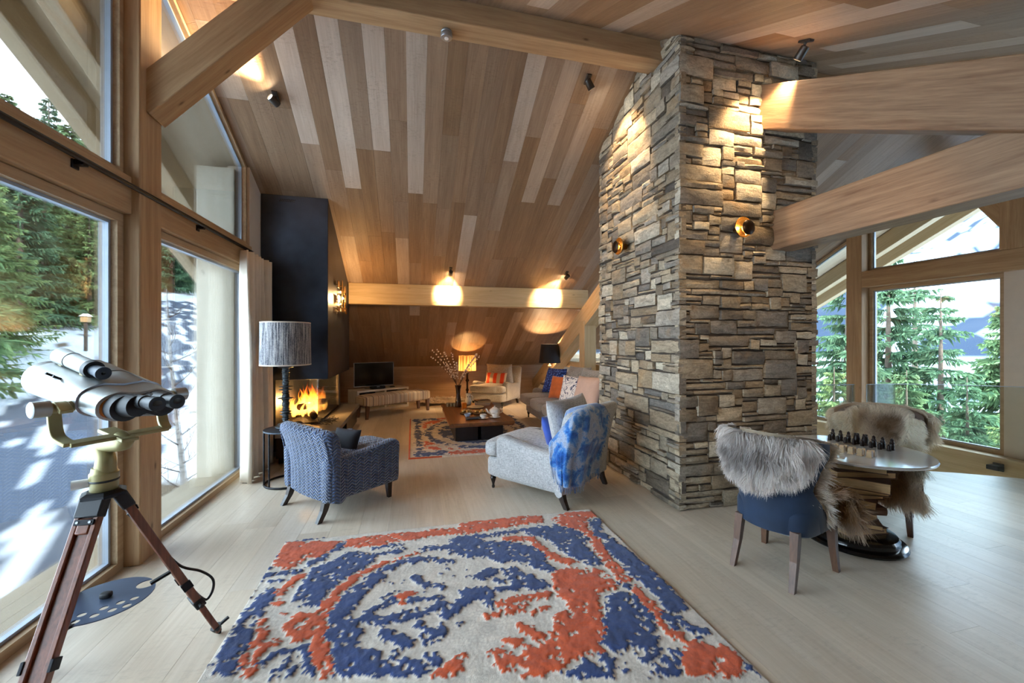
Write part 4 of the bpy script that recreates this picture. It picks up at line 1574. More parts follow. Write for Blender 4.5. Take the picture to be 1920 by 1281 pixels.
# ==================================================================== rugs
RUG = 'O0:-0.92,3.27 -0.58,3.21 -0.49,3.18 -0.58,3.03 -0.65,2.99 -0.73,2.95 -0.78,2.85 -0.84,2.93 -0.9,2.94 -0.91,3.09|O0:-0.47,3.08 -0.48,3.21 -0.23,3.22 0.26,3.21 0.47,3.17 0.47,3.07 0.26,3.1 -0.06,3.09 -0.22,3.06 -0.45,3.08|O0.022:-0.67,2.79 -0.72,2.74 -0.75,2.65 -0.75,2.61|O0.02:-0.76,2.53 -0.73,2.52|O0.011:-0.69,2.42|O0:-0.66,2.31 -0.63,2.39 -0.58,2.41 -0.53,2.38 -0.48,2.28 -0.49,2.22 -0.55,2.17 -0.61,2.2 -0.63,2.27|O0.023:-0.19,2.81 -0.32,2.72 -0.4,2.61 -0.45,2.51|O0.039:-0.46,2.46 -0.48,2.37 -0.47,2.23 -0.44,2.1 -0.4,2 -0.33,1.89 -0.27,1.81|O0.01:-0.14,2.81 -0.05,2.87 0.04,2.88|O0.017:-0.77,2.38|O0.019:-0.77,2.33 -0.73,2.25|O0.016:-0.77,2.22 -0.7,2.18 -0.67,2.19|O0.015:-0.7,2.18 -0.71,2.12|O0.019:-0.77,2.14 -0.76,2.1|O0.019:-0.71,2.08 -0.72,2.05 -0.71,1.99|O0:-0.11,2.43 -0.05,2.46 0.02,2.46 0.04,2.42 -0.02,2.39 -0.04,2.33 -0.07,2.33|O0:0.06,1.77 0.1,1.85 0.17,1.88 0.23,1.89 0.21,1.82 0.16,1.75|O0:0.36,3.27 0.88,3.28 1.06,3.24 1.04,3.13 0.83,3.13 0.53,3.1 0.34,3.11|O0:1.12,3.18 1.3,3.26 1.55,3.23 1.52,3.12 1.4,3.11 1.34,2.92 1.22,2.92 1.15,3.02|O0.032:1.31,2.88 1.31,2.74 1.28,2.61 1.28,2.42 1.28,2.31 1.28,2.25|O0.029:0.68,2.93 0.85,2.89|O0.033:0.87,2.83 0.9,2.66 0.96,2.58 1.03,2.52|O0:0.87,2.43 0.99,2.47 1.06,2.42 1.15,2.42 1.22,2.29 1.19,2.23 1.05,2.18 1.02,2.07 0.98,1.99 0.85,2.07 0.83,2.19 0.81,2.29|O0.013:1.09,2.2 1.16,2.19|O0.024:0.45,2.22 0.62,2.23 0.77,2.23|O0.023:0.38,2.13 0.5,2.14 0.6,2.16|O0.016:0.65,2.11 0.72,2.14|O0:0.75,2.08 0.89,2.05 0.85,1.92 0.72,1.88 0.7,1.98|O0.031:0.96,1.98 0.88,1.85 0.77,1.8 0.68,1.76 0.6,1.75|O0.042:0.9,2 0.81,1.89 0.63,1.83 0.53,1.78|O0.021:0.46,1.94 0.54,1.87|O0.027:0.55,2.01 0.63,1.92 0.7,1.92|O0.028:0.38,1.89 0.42,1.85 0.39,1.82|O0.022:0.43,1.8 0.49,1.8|O0.018:0.41,1.78|O0:0.35,1.7 0.54,1.74 0.54,1.7 0.48,1.67|O0.014:0.57,1.72 0.62,1.72|O0.025:1.29,2.16 1.29,2.02 1.29,1.94 1.26,1.83 1.3,1.75|O0:1.28,1.7 1.36,1.71 1.42,1.66 1.46,1.55 1.43,1.49 1.37,1.45 1.15,1.53 1.24,1.65|O0.019:1.46,1.65 1.46,1.55|O0.024:1.08,2.07|O0.015:0.85,1.77 0.88,1.78|O0.017:0.21,1.89 0.21,1.83|O0.012:0.29,1.87|B0.007:-0.93,3.27 -0.92,2.87 -0.92,2.59|B0.005:-0.92,2.1 -0.92,2.18|B0.006:-0.92,3.27 -0.63,3.28|B0:-0.7,2.88 -0.69,2.95 -0.6,3 -0.57,3.07 -0.51,3.19 -0.48,3.15 -0.49,3.07 -0.56,3.05 -0.59,2.94|B0:-0.68,2.48 -0.68,2.65 -0.65,2.7 -0.64,2.86 -0.52,2.92 -0.45,3.04 -0.27,2.95 -0.26,2.84 -0.36,2.74 -0.43,2.65 -0.5,2.55 -0.51,2.45 -0.61,2.45 -0.56,2.52 -0.65,2.51|B0.014:-0.28,3.02 -0.08,3.03|B0.018:-0.26,2.92 -0.08,2.96|B0.017:-0.89,2.85 -0.79,2.85|B0.019:-0.77,2.84 -0.71,2.85|B0.016:-0.86,2.76 -0.78,2.76|B0:-0.81,2.7 -0.78,2.61 -0.79,2.49 -0.8,2.34 -0.77,2.25 -0.79,2.09 -0.76,1.98 -0.87,2 -0.88,2.11 -0.91,2.23 -0.9,2.34 -0.91,2.42 -0.88,2.54 -0.88,2.63|B0.016:-0.67,2.07 -0.63,2.12 -0.55,2.12|B0.014:-0.6,2 -0.56,2.05|B0.01:-0.56,2 -0.52,2.01|B0.017:-0.51,2.13 -0.48,2.03 -0.44,1.96|B0.021:-0.6,1.95 -0.52,1.95 -0.42,1.91|B0.052:-0.22,2.65 -0.29,2.57 -0.34,2.47 -0.38,2.38 -0.39,2.29 -0.32,2.17 -0.33,2.07 -0.3,1.97 -0.25,1.9|B0.025:-0.41,2.17 -0.4,2.25|B0.026:-0.31,2.23 -0.28,2.15|B0.027:0.07,2.92 0.25,2.92|B0:0.26,3.03 0.5,3 0.46,2.74 0.36,2.73 0.3,2.81 0.24,2.81|B0.026:-0.19,2.73 -0.05,2.8 0.1,2.78 0.25,2.72|B0.029:-0.23,2.33 -0.14,2.38 -0.11,2.39|B0.029:-0.25,2.27 -0.15,2.23 -0.04,2.25 -0,2.27|B0.033:-0.14,2.13 -0.09,2.09 -0.03,2.05|B0.023:0.01,2.59 0.07,2.5 0.16,2.46|B0.018:-0.02,2.37 0.12,2.36 0.15,2.36|B0.017:0.02,2.23 0.1,2.26|B0.031:0.15,2.29 0.19,2.19 0.27,2.28 0.38,2.36|B0.02:0.01,2.15 0.04,2.16|B0.021:0.06,2.03 0.13,2.06 0.14,2.11|B0.015:0.06,2.09 0.14,2.12|B0.012:-0.18,2.43 -0.1,2.48|B0.028:0.08,1.91 0.11,1.9|B0.021:-0.08,1.99 -0.11,1.95|B0.014:-0.07,1.9 -0.05,1.93|B0.029:0,1.9|B0:-0.26,1.91 -0.2,2.04 -0.15,1.98 -0.11,1.92 -0.03,1.87 0.07,1.84 0.08,1.79 0.03,1.76 -0.27,1.83|B0.028:-0.33,2.02 -0.27,2.04 -0.18,2|B0.01:-0.06,2.56|B0.01:0.17,2.6|B0.01:0.23,2.56|B0.01:0.23,2.46|B0.009:0.26,2.39|B0.01:0.21,2.64|B0.01:0.34,2.52|B0.009:0.06,2.43|B0.009:0.1,2.3|B0.008:0.03,2.06|B0.008:0.2,2.12|B0.008:0.24,2.11|B0.008:0.07,1.97|B0.007:0.05,1.87|B0.01:-0.12,2.57|B0.022:0.33,3.02 0.58,3.02 0.94,3.04|B0:0.85,2.96 0.95,3.07 1.11,3.06 1.27,2.91 1.28,2.77 1.21,2.72 1.24,2.47 1.2,2.42 1.1,2.47 1,2.68 0.98,2.85|B0:0.33,2.97 0.56,2.93 0.81,2.82 0.89,2.64 0.86,2.56 0.91,2.45 0.84,2.44 0.78,2.51 0.67,2.63 0.56,2.62 0.42,2.78 0.31,2.78|B0.034:0.41,2.51 0.49,2.54|B0.018:0.5,2.44 0.55,2.44|B0:0.55,2.56 0.66,2.55 0.72,2.45 0.81,2.34 0.79,2.29 0.7,2.28 0.64,2.33 0.56,2.3 0.58,2.44|B0.033:0.25,2.26 0.32,2.36 0.4,2.36 0.41,2.29|B0.021:0.44,2.35 0.53,2.34|B0.015:0.41,2.26 0.43,2.2|B0:1.34,2.71 1.46,2.71 1.49,2.53 1.49,2.37 1.5,2.24 1.49,2.09 1.49,1.95 1.46,1.91 1.35,1.92 1.38,2.06 1.36,2.2 1.32,2.33 1.34,2.43 1.33,2.55|B0:1.4,3.08 1.52,3.08 1.44,2.89 1.35,2.86|B0.031:1.38,2.83 1.43,2.74|B0:1.09,2.13 1.21,2.17 1.26,2.1 1.26,2.01 1.25,1.92 1.22,1.83 1.19,1.75 1.1,1.66 1.04,1.66 1,1.63 1.03,1.69 1.1,1.72 1.02,1.76 0.94,1.71 0.92,1.76 0.88,1.81 0.96,1.9 1.03,2.03|B0.015:1.22,2.25 1.26,2.18|B0.014:0.97,1.95|B0.026:1.32,1.9 1.38,1.86 1.32,1.83|B0.02:1.38,1.79 1.45,1.75|B0.016:1.39,1.73|B0.017:0.63,1.66 0.78,1.71|B0.018:0.68,1.66 0.85,1.64|B0.019:0.8,1.68|B0.024:0.86,1.73 0.89,1.69|B0.015:0.94,1.64|B0.018:1.21,1.68 1.22,1.65|B0.019:1.14,1.64 1.19,1.61|B0.022:1.07,1.6 1.11,1.57 1.15,1.57|B0.018:0.98,1.57 1.01,1.57|B0.005:1.48,1.53 1.48,1.43|B0.011:0.34,2.52|B0.011:0.34,2.6|B0.009:1.17,1.71|B0.008:1.02,1.72|B0.009:1.39,1.77|B0.009:1.52,1.76|B0.009:0.24,2.1|C0.017:-0.58,2.3|C0.018:-0.84,2.41 -0.84,2.37|C0.016:1.16,2.34 1.18,2.28|C0.013:1.19,2.07 1.21,2.01|C0.01:1.11,1.82|C0.01:1.17,1.8'
vcol('rug_pile', .98, 0, .25, .6)
NAVY, ORANGE, CREAM = [np.array(lin(q)) for q in ('#2b4073', '#cc5629', '#d6ccbf')]


def rug_mesh(name, x0, x1, y0, y1, cls, label, res=.0065, pile=.0065):
    """rug grid; cls holds 0 cream, 1 navy, 2 orange at each point, coloured pile stands proud"""
    nx, ny = cls.shape
    X, Y = np.meshgrid(np.linspace(x0, x1, nx), np.linspace(y0, y1, ny), indexing='ij')
    up = (cls > 0).astype(float)
    k = up.copy()
    for _ in range(2):
        k = (k + np.roll(k, 1, 0) + np.roll(k, -1, 0) + np.roll(k, 1, 1) + np.roll(k, -1, 1)) / 5
    rs = np.random.RandomState(3)
    tuft = vnoise((nx, ny), (int((x1 - x0) / .03), int((y1 - y0) / .03)), 8)
    Z = .008 + pile * k + .0025 * rs.rand(nx, ny) + .004 * tuft * up
    Z[0, :] = Z[-1, :] = Z[:, 0] = Z[:, -1] = .0
    pal = np.stack([CREAM, NAVY, ORANGE])
    col = pal[cls]
    sh = (.82 + .30 * vnoise((nx, ny), (int((x1 - x0) / .05), int((y1 - y0) / .05)), 4)) * rs.uniform(.88, 1.1, (nx, ny))
    col = col * sh[..., None]
    V = np.stack([X, Y, Z], -1).reshape(-1, 3)
    i, j = np.meshgrid(np.arange(nx - 1), np.arange(ny - 1), indexing='ij')
    a = (i * ny + j).ravel()
    F = np.stack([a, a + ny, a + ny + 1, a + 1], 1)
    o = npmesh(name, V, F, MATS['rug_pile'], col.reshape(-1, 3), None, True)
    return tag(o, label, 'rug')


def warp(nx, ny, w, h, amp, sc, seed):
    return ((vnoise((nx, ny), (max(2, int(w / sc)), max(2, int(h / sc))), seed) - .5) * 2 * amp,
            (vnoise((nx, ny), (max(2, int(w / sc)), max(2, int(h / sc))), seed + 1) - .5) * 2 * amp)


def inpoly(X, Y, P):
    r = np.zeros(X.shape, bool)
    n = len(P)
    for a in range(n):
        (x1, y1), (x2, y2) = P[a], P[(a + 1) % n]
        if y1 == y2:
            continue
        c = ((y1 > Y) != (y2 > Y)) & (X < (x2 - x1) * (Y - y1) / (y2 - y1) + x1)
        r ^= c
    return r


def stroke(X, Y, P, rad):
    if len(P) == 1:
        return np.hypot(X - P[0][0], Y - P[0][1]) < rad
    r = np.zeros(X.shape, bool)
    for (x1, y1), (x2, y2) in zip(P, P[1:]):
        dx, dy = x2 - x1, y2 - y1
        L = dx * dx + dy * dy + 1e-12
        t = np.clip(((X - x1) * dx + (Y - y1) * dy) / L, 0, 1)
        r |= np.hypot(X - x1 - t * dx, Y - y1 - t * dy) < rad
    return r


def blur(f, n):
    for _ in range(n):
        f = (f + np.roll(f, 1, 0) + np.roll(f, -1, 0) + np.roll(f, 2, 0) + np.roll(f, -2, 0)) / 5
        f = (f + np.roll(f, 1, 1) + np.roll(f, -1, 1) + np.roll(f, 2, 1) + np.roll(f, -2, 1)) / 5
    return f


def pebbles(X, Y, fB, fO, s, seed, hole=.045, grain=.55):
    """break colour areas into the rounded tufts of the carved pile"""
    r = np.random.RandomState(seed)
    nx, ny = X.shape
    x0, y0 = X[0, 0], Y[0, 0]
    dx, dy = X[1, 0] - x0, Y[0, 1] - y0
    cx, cy_ = int((X[-1, 0] - x0) / s) + 3, int((Y[0, -1] - y0) / s) + 3
    jx, jy = r.uniform(0, 1, (cx, cy_)), r.uniform(0, 1, (cx, cy_))
    sx = x0 + (np.arange(cx)[:, None] - 1 + jx) * s
    sy = y0 + (np.arange(cy_)[None, :] - 1 + jy) * s
    ii = np.clip(((sx - x0) / dx).astype(int), 0, nx - 1)
    jj = np.clip(((sy - y0) / dy).astype(int), 0, ny - 1)
    vb, vo = fB[ii, jj] + (r.rand(cx, cy_) - .5) * grain, fO[ii, jj] + (r.rand(cx, cy_) - .5) * grain
    cc = np.where(np.maximum(vb, vo) < .5, 0, np.where(vb > vo, 1, 2))
    cc[(r.rand(cx, cy_) < hole)] = 0
    gi, gj = ((X - x0) / s + 1).astype(int), ((Y - y0) / s + 1).astype(int)
    best = np.full(X.shape, 9.0)
    sec = np.full(X.shape, 9.0)
    bc, sc = np.zeros(X.shape, int), np.zeros(X.shape, int)
    for a in (-1, 0, 1):
        for b in (-1, 0, 1):
            p, q = np.clip(gi + a, 0, cx - 1), np.clip(gj + b, 0, cy_ - 1)
            d = np.hypot(X - sx[p, q], Y - sy[p, q])
            k = cc[p, q]
            m1 = d < best
            m2 = (~m1) & (d < sec)
            sc = np.where(m1, bc, np.where(m2, k, sc))
            sec = np.where(m1, best, np.where(m2, d, sec))
            bc = np.where(m1, k, bc)
            best = np.where(m1, d, best)
    return np.where((bc > 0) & ((best < .56 * s) | (sc == bc)), bc, 0)


def big_rug():
    x0, x1, y0, y1 = -.918, 1.517, -.05, 3.29
    nx, ny = int((x1 - x0) / .0065), int((y1 - y0) / .0065)
    X, Y = np.meshgrid(np.linspace(x0, x1, nx), np.linspace(y0, y1, ny), indexing='ij')
    w, h = x1 - x0, y1 - y0
    a, b = warp(nx, ny, w, h, .010, .06, 31)
    yc = 1.66
    hid = X * math.sin(.2415) + Y * math.cos(.2415) < 1.775
    Ym = np.where(hid, 2 * yc - .06 - Y, Y)      # the hidden end repeats the border
    Xm = np.where(hid, x0 + x1 - X, X)
    XX, YY = Xm + a, Ym + b
    fB, fO = np.zeros((nx, ny)), np.zeros((nx, ny))
    for part in RUG.split('|'):
        hd, pts = part.split(':')
        P = [tuple(map(float, q.split(','))) for q in pts.split()]
        rad = float(hd[1:])
        m = inpoly(XX, YY, P) if rad == 0 else stroke(XX, YY, P, rad * 1.06 + .003)
        fB[m] = 1.0 if hd[0] == 'B' else 0.0
        fO[m] = 1.0 if hd[0] == 'O' else 0.0
    wB, wO = blur(fB, 8), blur(fO, 8)
    cls = pebbles(X, Y, blur(fB, 1) * .95 + wB * .22, blur(fO, 1) * .95 + wO * .22, .0165, 5, .05, .8)
    edge = (np.minimum(X - x0, x1 - X) < .012)
    cls[edge & (cls == 2)] = 0
    return rug_mesh('rug', x0, x1, y0, y1, cls, 'large navy and orange distressed medallion rug on the open floor nearest the camera')


def small_rug():
    x0, x1, y0, y1 = -.055, 1.97, 5.22, 7.85
    nx, ny = int((x1 - x0) / .009), int((y1 - y0) / .009)
    X, Y = np.meshgrid(np.linspace(x0, x1, nx), np.linspace(y0, y1, ny), indexing='ij')
    w, h = x1 - x0, y1 - y0
    a, b = warp(nx, ny, w, h, .03, .09, 131)
    c, d = warp(nx, ny, w, h, .014, .03, 161)
    U, V = X + a + c - x0, Y + b + d - y0
    U = np.minimum(U, w - U)
    Vm = np.minimum(V, h - V)
    cls = np.zeros((nx, ny), int)
    cls[(U > .09) & (U < .19) & (Vm > .12)] = 1
    cls[(Vm > .05) & (Vm < .25) & (U > .08) & (U < .55)] = 1
    cls[(Vm > .05) & (Vm < .20) & (U >= .5)] = 2
    e = np.hypot((X + a + c - (x0 + x1) / 2) / .80, (Y + b + d - (y0 + y1) / 2) / 1.08)
    cls[(e > 1.02) & (e < 1.28) & (U > .22) & (Vm > .28)] = 2
    cls[(e > .84) & (e < .98)] = 1
    cls[(e < .7) & (e > .35)] = 1
    n = vnoise((nx, ny), (int(w / .05), int(h / .04)), 171)
    n2 = vnoise((nx, ny), (int(w / .22), int(h / .15)), 172)
    cls[(n * .6 + n2 * .4) > .655] = 0
    cls = pebbles(X, Y, blur((cls == 1) * 1.0, 1), blur((cls == 2) * 1.0, 1), .026, 9, .03)
    cls[(X - x0 < .022)] = 2
    cls[(Y - y0 < .02) & (X - x0 < .42)] = 2
    return rug_mesh('rug', x0, x1, y0, y1, cls, 'smaller navy and orange bordered rug under the coffee table')


big_rug()
small_rug()

# ============================================================ coffee table
timber('walnut', '#4d2d1a', '#8e5a33', 'y', knots=False, rough=.3, spec=.5)
plain('dark_box', '#1d1b20', .4, var=.2)
plain('porcelain', '#f0efec', .15, var=.01, spec=.6)
plain('gilt', '#c9a86a', .3, .7, var=.15)
plain('amber_glass', '#d9822b', .3, var=.2)
plain('slate', '#39424f', .5, var=.3)
plain('green_clay', '#cfc8b0', .5, var=.08)
CT = 0.335
ct = thing('coffee_table', 'low walnut slab coffee table with live edges on a dark box base', 'table', (.96, 6.52, 0))
edge = []
for i in range(60):
    t = i / 60
    if t < .25:
        x, y = -.47 + .94 * t / .25, -.9
    elif t < .5:
        x, y = .47, -.9 + 1.8 * (t - .25) / .25
    elif t < .75:
        x, y = .47 - .94 * (t - .5) / .25, .9
    else:
        x, y = -.47, .9 - 1.8 * (t - .75) / .25
    k = .035 * mno.noise(Vector((x * 2.2 + 3, y * 2.2, 1)))
    side = abs(abs(x) - .47) < 1e-6
    edge.append((x + (k * 1.6 + .03 * y / .9 * (1 if x > 0 else -1) * 0 if side else 0), y + (0 if side else k)))
G().loft([[(x * .96, y * .98, CT - .058) for x, y in edge], [(x, y, CT - .03) for x, y in edge], [(x * .995, y * .997, CT) for x, y in edge]]).build('table_top', MATS['walnut'], ct, smooth=50, bevel=.004)
for s in (-1, 1):
    G().bb(s * .19 - .165, s * .19 + .165, -.62, .62, .02, CT - .058).build('base_box', MATS['dark_box'], ct, bevel=.004)
G().bb(-.03, .03, -.3, .5, .02, CT - .06).build('base_core', MATS['walnut'], ct)


def on_table(name, label, cat, x, y, g, mat, group=None, smooth=40, rz=0, z=CT):
    o = g.build(name, MATS[mat], None, smooth=smooth)
    o.location = (x, y, z)
    o.rotation_euler = (0, 0, rz)
    return tag(o, label, cat, group)


tp = thing('teapot', 'round white porcelain teapot on the coffee table', 'teapot', (1.235, 6.14, CT), R_(15))
G().lathe([(.045, 0), (.075, .012), (.092, .05), (.085, .085), (.055, .108), (.04, .112)], 28).build('body', MATS['porcelain'], tp, smooth=60)
G().lathe([(.045, .110), (.035, .122), (.012, .128), (.012, .136), (.014, .142), (.006, .148)], 20).build('lid', MATS['porcelain'], tp, smooth=60)
G().tube(crom([(-.08, 0, .045), (-.115, 0, .06), (-.13, 0, .09), (-.15, 0, .112)], 5), [.022, .02, .02, .019, .018, .017, .016, .015, .015, .014, .013, .013, .012, .011, .011, .01], 10).build('spout', MATS['porcelain'], tp, smooth=60)
G().tube(crom([(.075, 0, .09), (.11, 0, .1), (.135, 0, .07), (.12, 0, .035), (.085, 0, .025)], 5), .008, 8).build('handle', MATS['porcelain'], tp, smooth=60)
for x, y, lab in ((1.01, 5.9, 'beside the slate dish'), (1.20, 5.93, 'in front of the teapot')):
    on_table('saucer', 'white saucer ' + lab, 'saucer', x, y, G().lathe([(.03, 0), (.06, .006), (.082, .016), (.08, .018), (.055, .009), (.001, .005)], 28), 'porcelain', 'white tea set')
    c = thing('teacup', 'white teacup ' + lab, 'cup', (x, y, CT + .007), R_(20), 'white tea set')
    G().lathe([(.025, 0), (.04, .008), (.046, .045), (.048, .06), (.044, .06), (.042, .045), (.035, .012), (.001, .008)], 24).build('bowl', MATS['porcelain'], c, smooth=60)
    G().tube(crom([(.043, 0, .05), (.062, 0, .05), (.068, 0, .035), (.06, 0, .02), (.04, 0, .018)], 4), .004, 6).build('handle', MATS['porcelain'], c, smooth=60)
plain('blue_bowl', '#a9bcdc', .3, var=.25, nscale=25)
on_table('bowl', 'small blue and white bowl at the front of the coffee table', 'bowl', .80, 6.03, G().lathe([(.022, 0), (.03, .008), (.048, .04), (.056, .065), (.053, .065), (.044, .042), (.001, .012)], 24), 'blue_bowl')
on_table('dish', 'dark slate leaf-shaped dish beside the blue bowl', 'dish', .875, 5.9, G().sbox((0, 0, .02), (.26, .12, .03), 3, .1), 'slate', rz=.25)
for k_, (bx, by, n_) in enumerate(((.83, 6.36, 7), (1.03, 6.30, 6))):
    on_table('tray', ['round dark dish of gilded balls behind the blue bowl', 'round dark dish of gilded balls behind the cups'][k_], 'tray', bx, by, G().lathe([(.10, 0), (.115, .012), (.11, .014), (.001, .008)], 24), 'dark_box')
    for q in range(n_):
        a_ = q * 2.4
        rr = .075 * math.sqrt((q + .3) / n_)
        on_table('gilded_ball', 'gold and cream ball piled in the dark dish ' + ['behind the blue bowl', 'behind the cups'][k_], 'ball', bx + rr * math.cos(a_), by + rr * math.sin(a_),
                 G().sbox((0, 0, .031), (.05, .05, .05), 2, 0, 5), 'gilt' if q % 3 else 'green_clay', ['gilded balls, first dish', 'gilded balls, second dish'][k_], 60, q, CT + .012)
vs_ = thing('vase', 'tall slender smoked vase of catkin twigs on the coffee table', 'vase', (.77, 7.06, CT))
a = N('smoked_glass')
a.bsdf(lin('#4b3f38'), .08, 0, None, .8, Transmission_Weight=.35)
MATS['smoked_glass'] = a.m
G().lathe([(.055, 0), (.06, .01), (.048, .12), (.035, .22), (.042, .31), (.06, .375), (.056, .375), (.038, .31), (.031, .22), (.043, .12), (.001, .02)], 24).build('vase_body', MATS['smoked_glass'], vs_, smooth=60)
plain('twig', '#4a382c', .8, var=.2)
plain('catkin', '#efe6dc', .9, var=.1)
for b in range(13):
    an = rnd.uniform(0, 2 * PI)
    sp_ = rnd.uniform(.08, .36)
    if b < 5:
        an = PI * rnd.uniform(.85, 1.2)
        sp_ = rnd.uniform(.22, .46)
    elif b < 9:
        an = PI * rnd.uniform(-.2, .15)
        sp_ = rnd.uniform(.2, .42)
    tip = Vector((math.cos(an) * sp_ * 1.0, math.sin(an) * sp_ * .7, rnd.uniform(.72, .98)))
    pts = crom([(math.cos(an + 2.6) * .018, math.sin(an + 2.6) * .018, .05), (math.cos(an) * .026, math.sin(an) * .026, .36), (tip.x * .5, tip.y * .5, .36 + (tip.z - .36) * .55), tip], 6)
    o = G().tube(pts, [.0045 * (1 - i / len(pts)) + .0012 for i in range(len(pts))], 5).build('catkin_twig', MATS['twig'], None)
    o.location = (.77, 7.06, CT + .015)
    tag(o, 'bare catkin twig standing in the smoked vase', 'twig', 'catkin twigs in the vase')
    g = G()
    for p in pts[9:]:
        for q in range(2):
            d = Vector((rnd.uniform(-1, 1), rnd.uniform(-1, 1), .8)).normalized()
            g.sbox(p + d * .014, (.016, .016, .026), 2, 0, 2)
    tag(g.build('catkins', MATS['catkin'], o, smooth=60), kind='stuff')
jg = thing('jug', 'white owl-shaped jug on the coffee table beside the vase', 'jug', (.97, 7.25, CT))
G().lathe([(.04, 0), (.055, .02), (.06, .08), (.045, .14), (.042, .17), (.05, .2), (.046, .2), (.001, .15)], 20).build('body', MATS['porcelain'], jg, smooth=60)
G().tube(crom([(.045, 0, .17), (.08, 0, .15), (.08, 0, .09), (.055, 0, .06)], 4), .007, 6).build('handle', MATS['porcelain'], jg, smooth=60)
plain('owl_mark', '#5c5450', .6)
for s in (-1, 1):
    G().sbox((s * .02, -.046, .15), (.018, .012, .022), 2, 0, 4).build('ear_mark', MATS['owl_mark'], jg, smooth=60)
on_table('plate', 'flat cream plate between the jug and the teapot', 'plate', 1.05, 6.9, G().lathe([(.09, 0), (.14, .012), (.145, .02), (.14, .021), (.001, .01)], 32), 'green_clay')
on_table('candle', 'square orange candle beside the vase', 'candle', .86, 6.92, G().bb(-.035, .035, -.035, .035, 0, .085), 'amber_glass', smooth=0)
for i, (mt, lab) in enumerate((('piece_dark', 'black book on top of the pile on the coffee table'), ('green_clay', 'pale book in the middle of the pile on the coffee table'), ('blue_velvet', 'blue book at the bottom of the pile on the coffee table'))):
    z_ = CT + (2 - i) * .03
    b = on_table('book', lab, 'book', 1.22, 7.18, G().bb(-.13, .13, -.1, .1, 0, .004).bb(-.13, .13, -.1, .1, .024, .028).bb(-.13, -.126, -.1, .1, .004, .024), mt, 'books on the coffee table', 0, .15 - i * .12, z_)
    G().bb(-.124, .124, -.095, .095, .004, .024).build('page_block', MATS['book_pages'], b, smooth=0)
plain('clear_cup', '#d8ddd8', .1, var=.05, Transmission_Weight=.6)
for i in range(6):
    o = on_table('candle_glass', 'small clear candle glass in the cluster at the corner of the coffee table', 'candle glass', .60 + (i % 3) * .055, 7.12 + (i // 3) * .055,
                 G().lathe([(.02, 0), (.025, .01), (.026, .055), (.023, .055), (.02, .012), (.001, .01)], 12), 'clear_cup', 'candle glasses on the coffee table')
    G().lathe([(.019, .012), (.019, .03), (.001, .031)], 10).build('candle_wax', MATS['porcelain'], o)

# white sheepskin on the floor beyond the bench
def fluffy_rug(u, v):
    a_ = u * 2 * PI
    q = math.sqrt(v)
    rr = 1 + .18 * math.sin(a_ * 3 + 1) + .1 * math.sin(a_ * 5)
    return Vector((.52 * q * rr * math.cos(a_), .30 * q * rr * math.sin(a_), .035 + .07 * (1 - v) + .02 * math.sin(a_ * 2) * q))


fr = thing('sheepskin_rug', 'white sheepskin lying on the floor between bench and glowing lamp', 'rug', (.62, 9.72, 0), .2)
G().grid(fluffy_rug, 40, 10).build('pelt', MATS['pelt'], fr, smooth=80)
p, q, uv = sample(fluffy_rug, 9000, 4)
q *= np.sign(q[:, 2])[:, None]
strands('wool', fr, p, q, np.stack([p[:, 0], p[:, 1], np.full(len(p), -.3)], 1) * 1.5, np.full((len(p), 1), .06), np.tile(np.array(lin('#efe4da')), (len(p), 1)), 9, .004)

# ================================================================ television
tv_r, st_r = R_(21), R_(32)
st = thing('television_stand', 'low pale open stand under the television', 'stand', (-.716, 9.295, 0), st_r)
plain('pale_oak', '#dcd4c5', .6, var=.06)
G().bb(-.6, .6, -.225, .225, .41, .45).build('top', MATS['pale_oak'], st, bevel=.004)
G().bb(-.6, .6, -.225, .225, .0, .05).build('base', MATS['pale_oak'], st, bevel=.004)
for x in (-.578, .03, .578):
    G().bb(x - .022, x + .022, -.225, .225, .05, .41).build('side_panel', MATS['pale_oak'], st, bevel=.003)
G().bb(-.578, .578, .2, .222, .05, .41).build('back_panel', MATS['dark_box'], st)
G().bb(-.556, .556, -.21, .19, .23, .245).build('shelf', MATS['pale_oak'], st)
Mt = Matrix.Translation((-.782, 9.24, 0)) @ Matrix.Rotation(tv_r, 4, 'Z')
tv = thing('television', 'flat black television with a thin silver frame on the pale stand', 'television', Mt @ Vector((-.02, .06, .45)), tv_r)
plain('screen', '#050506', .12, var=.0)
plain('silver', '#9a9ca0', .35, .7, var=.05)
G().bb(-.43, .43, -.012, .012, .045, .565).build('screen_frame', MATS['silver'], tv, bevel=.004)
G().bb(-.415, .415, -.016, -.011, .06, .553).build('screen', MATS['screen'], tv)
G().bb(-.04, .04, -.01, .01, .01, .06).bb(-.2, .2, -.09, .09, 0, .012).build('foot', MATS['silver'], tv, bevel=.003)
o = G().sbox((0, 0, .035), (.32, .10, .07), 6).build('speaker', MATS['black_metal'], None, smooth=60)
o.location = Mt @ Vector((-.0, -.125, .45))
o.rotation_euler = (0, 0, tv_r)
tag(o, 'black rounded speaker bar in front of the television', 'speaker')
G().box((0, -.05, .05), (.06, .004, .012)).build('badge', MATS['silver'], o)
o = G().sbox((0, 0, .012), (.13, .05, .022), 5).build('remote_control', MATS['black_metal'], None, smooth=60)
o.location = Mt @ Vector((.36, -.0, .45))
o.rotation_euler = (0, 0, tv_r + .4)
tag(o, 'black remote control at the end of the television stand', 'remote control')

# ================================================================= fireplace
fp = thing('fireplace', 'black steel corner fireplace with a tall hood and stone hearth', 'fireplace', (-1.45, 6.4, 0))
plain('hearth_stone', '#75706a', .5, var=.12, nscale=12)
plain('soot', '#1a1512', .8, var=.3)
o0 = Vector((-1.45, 6.4, 0))


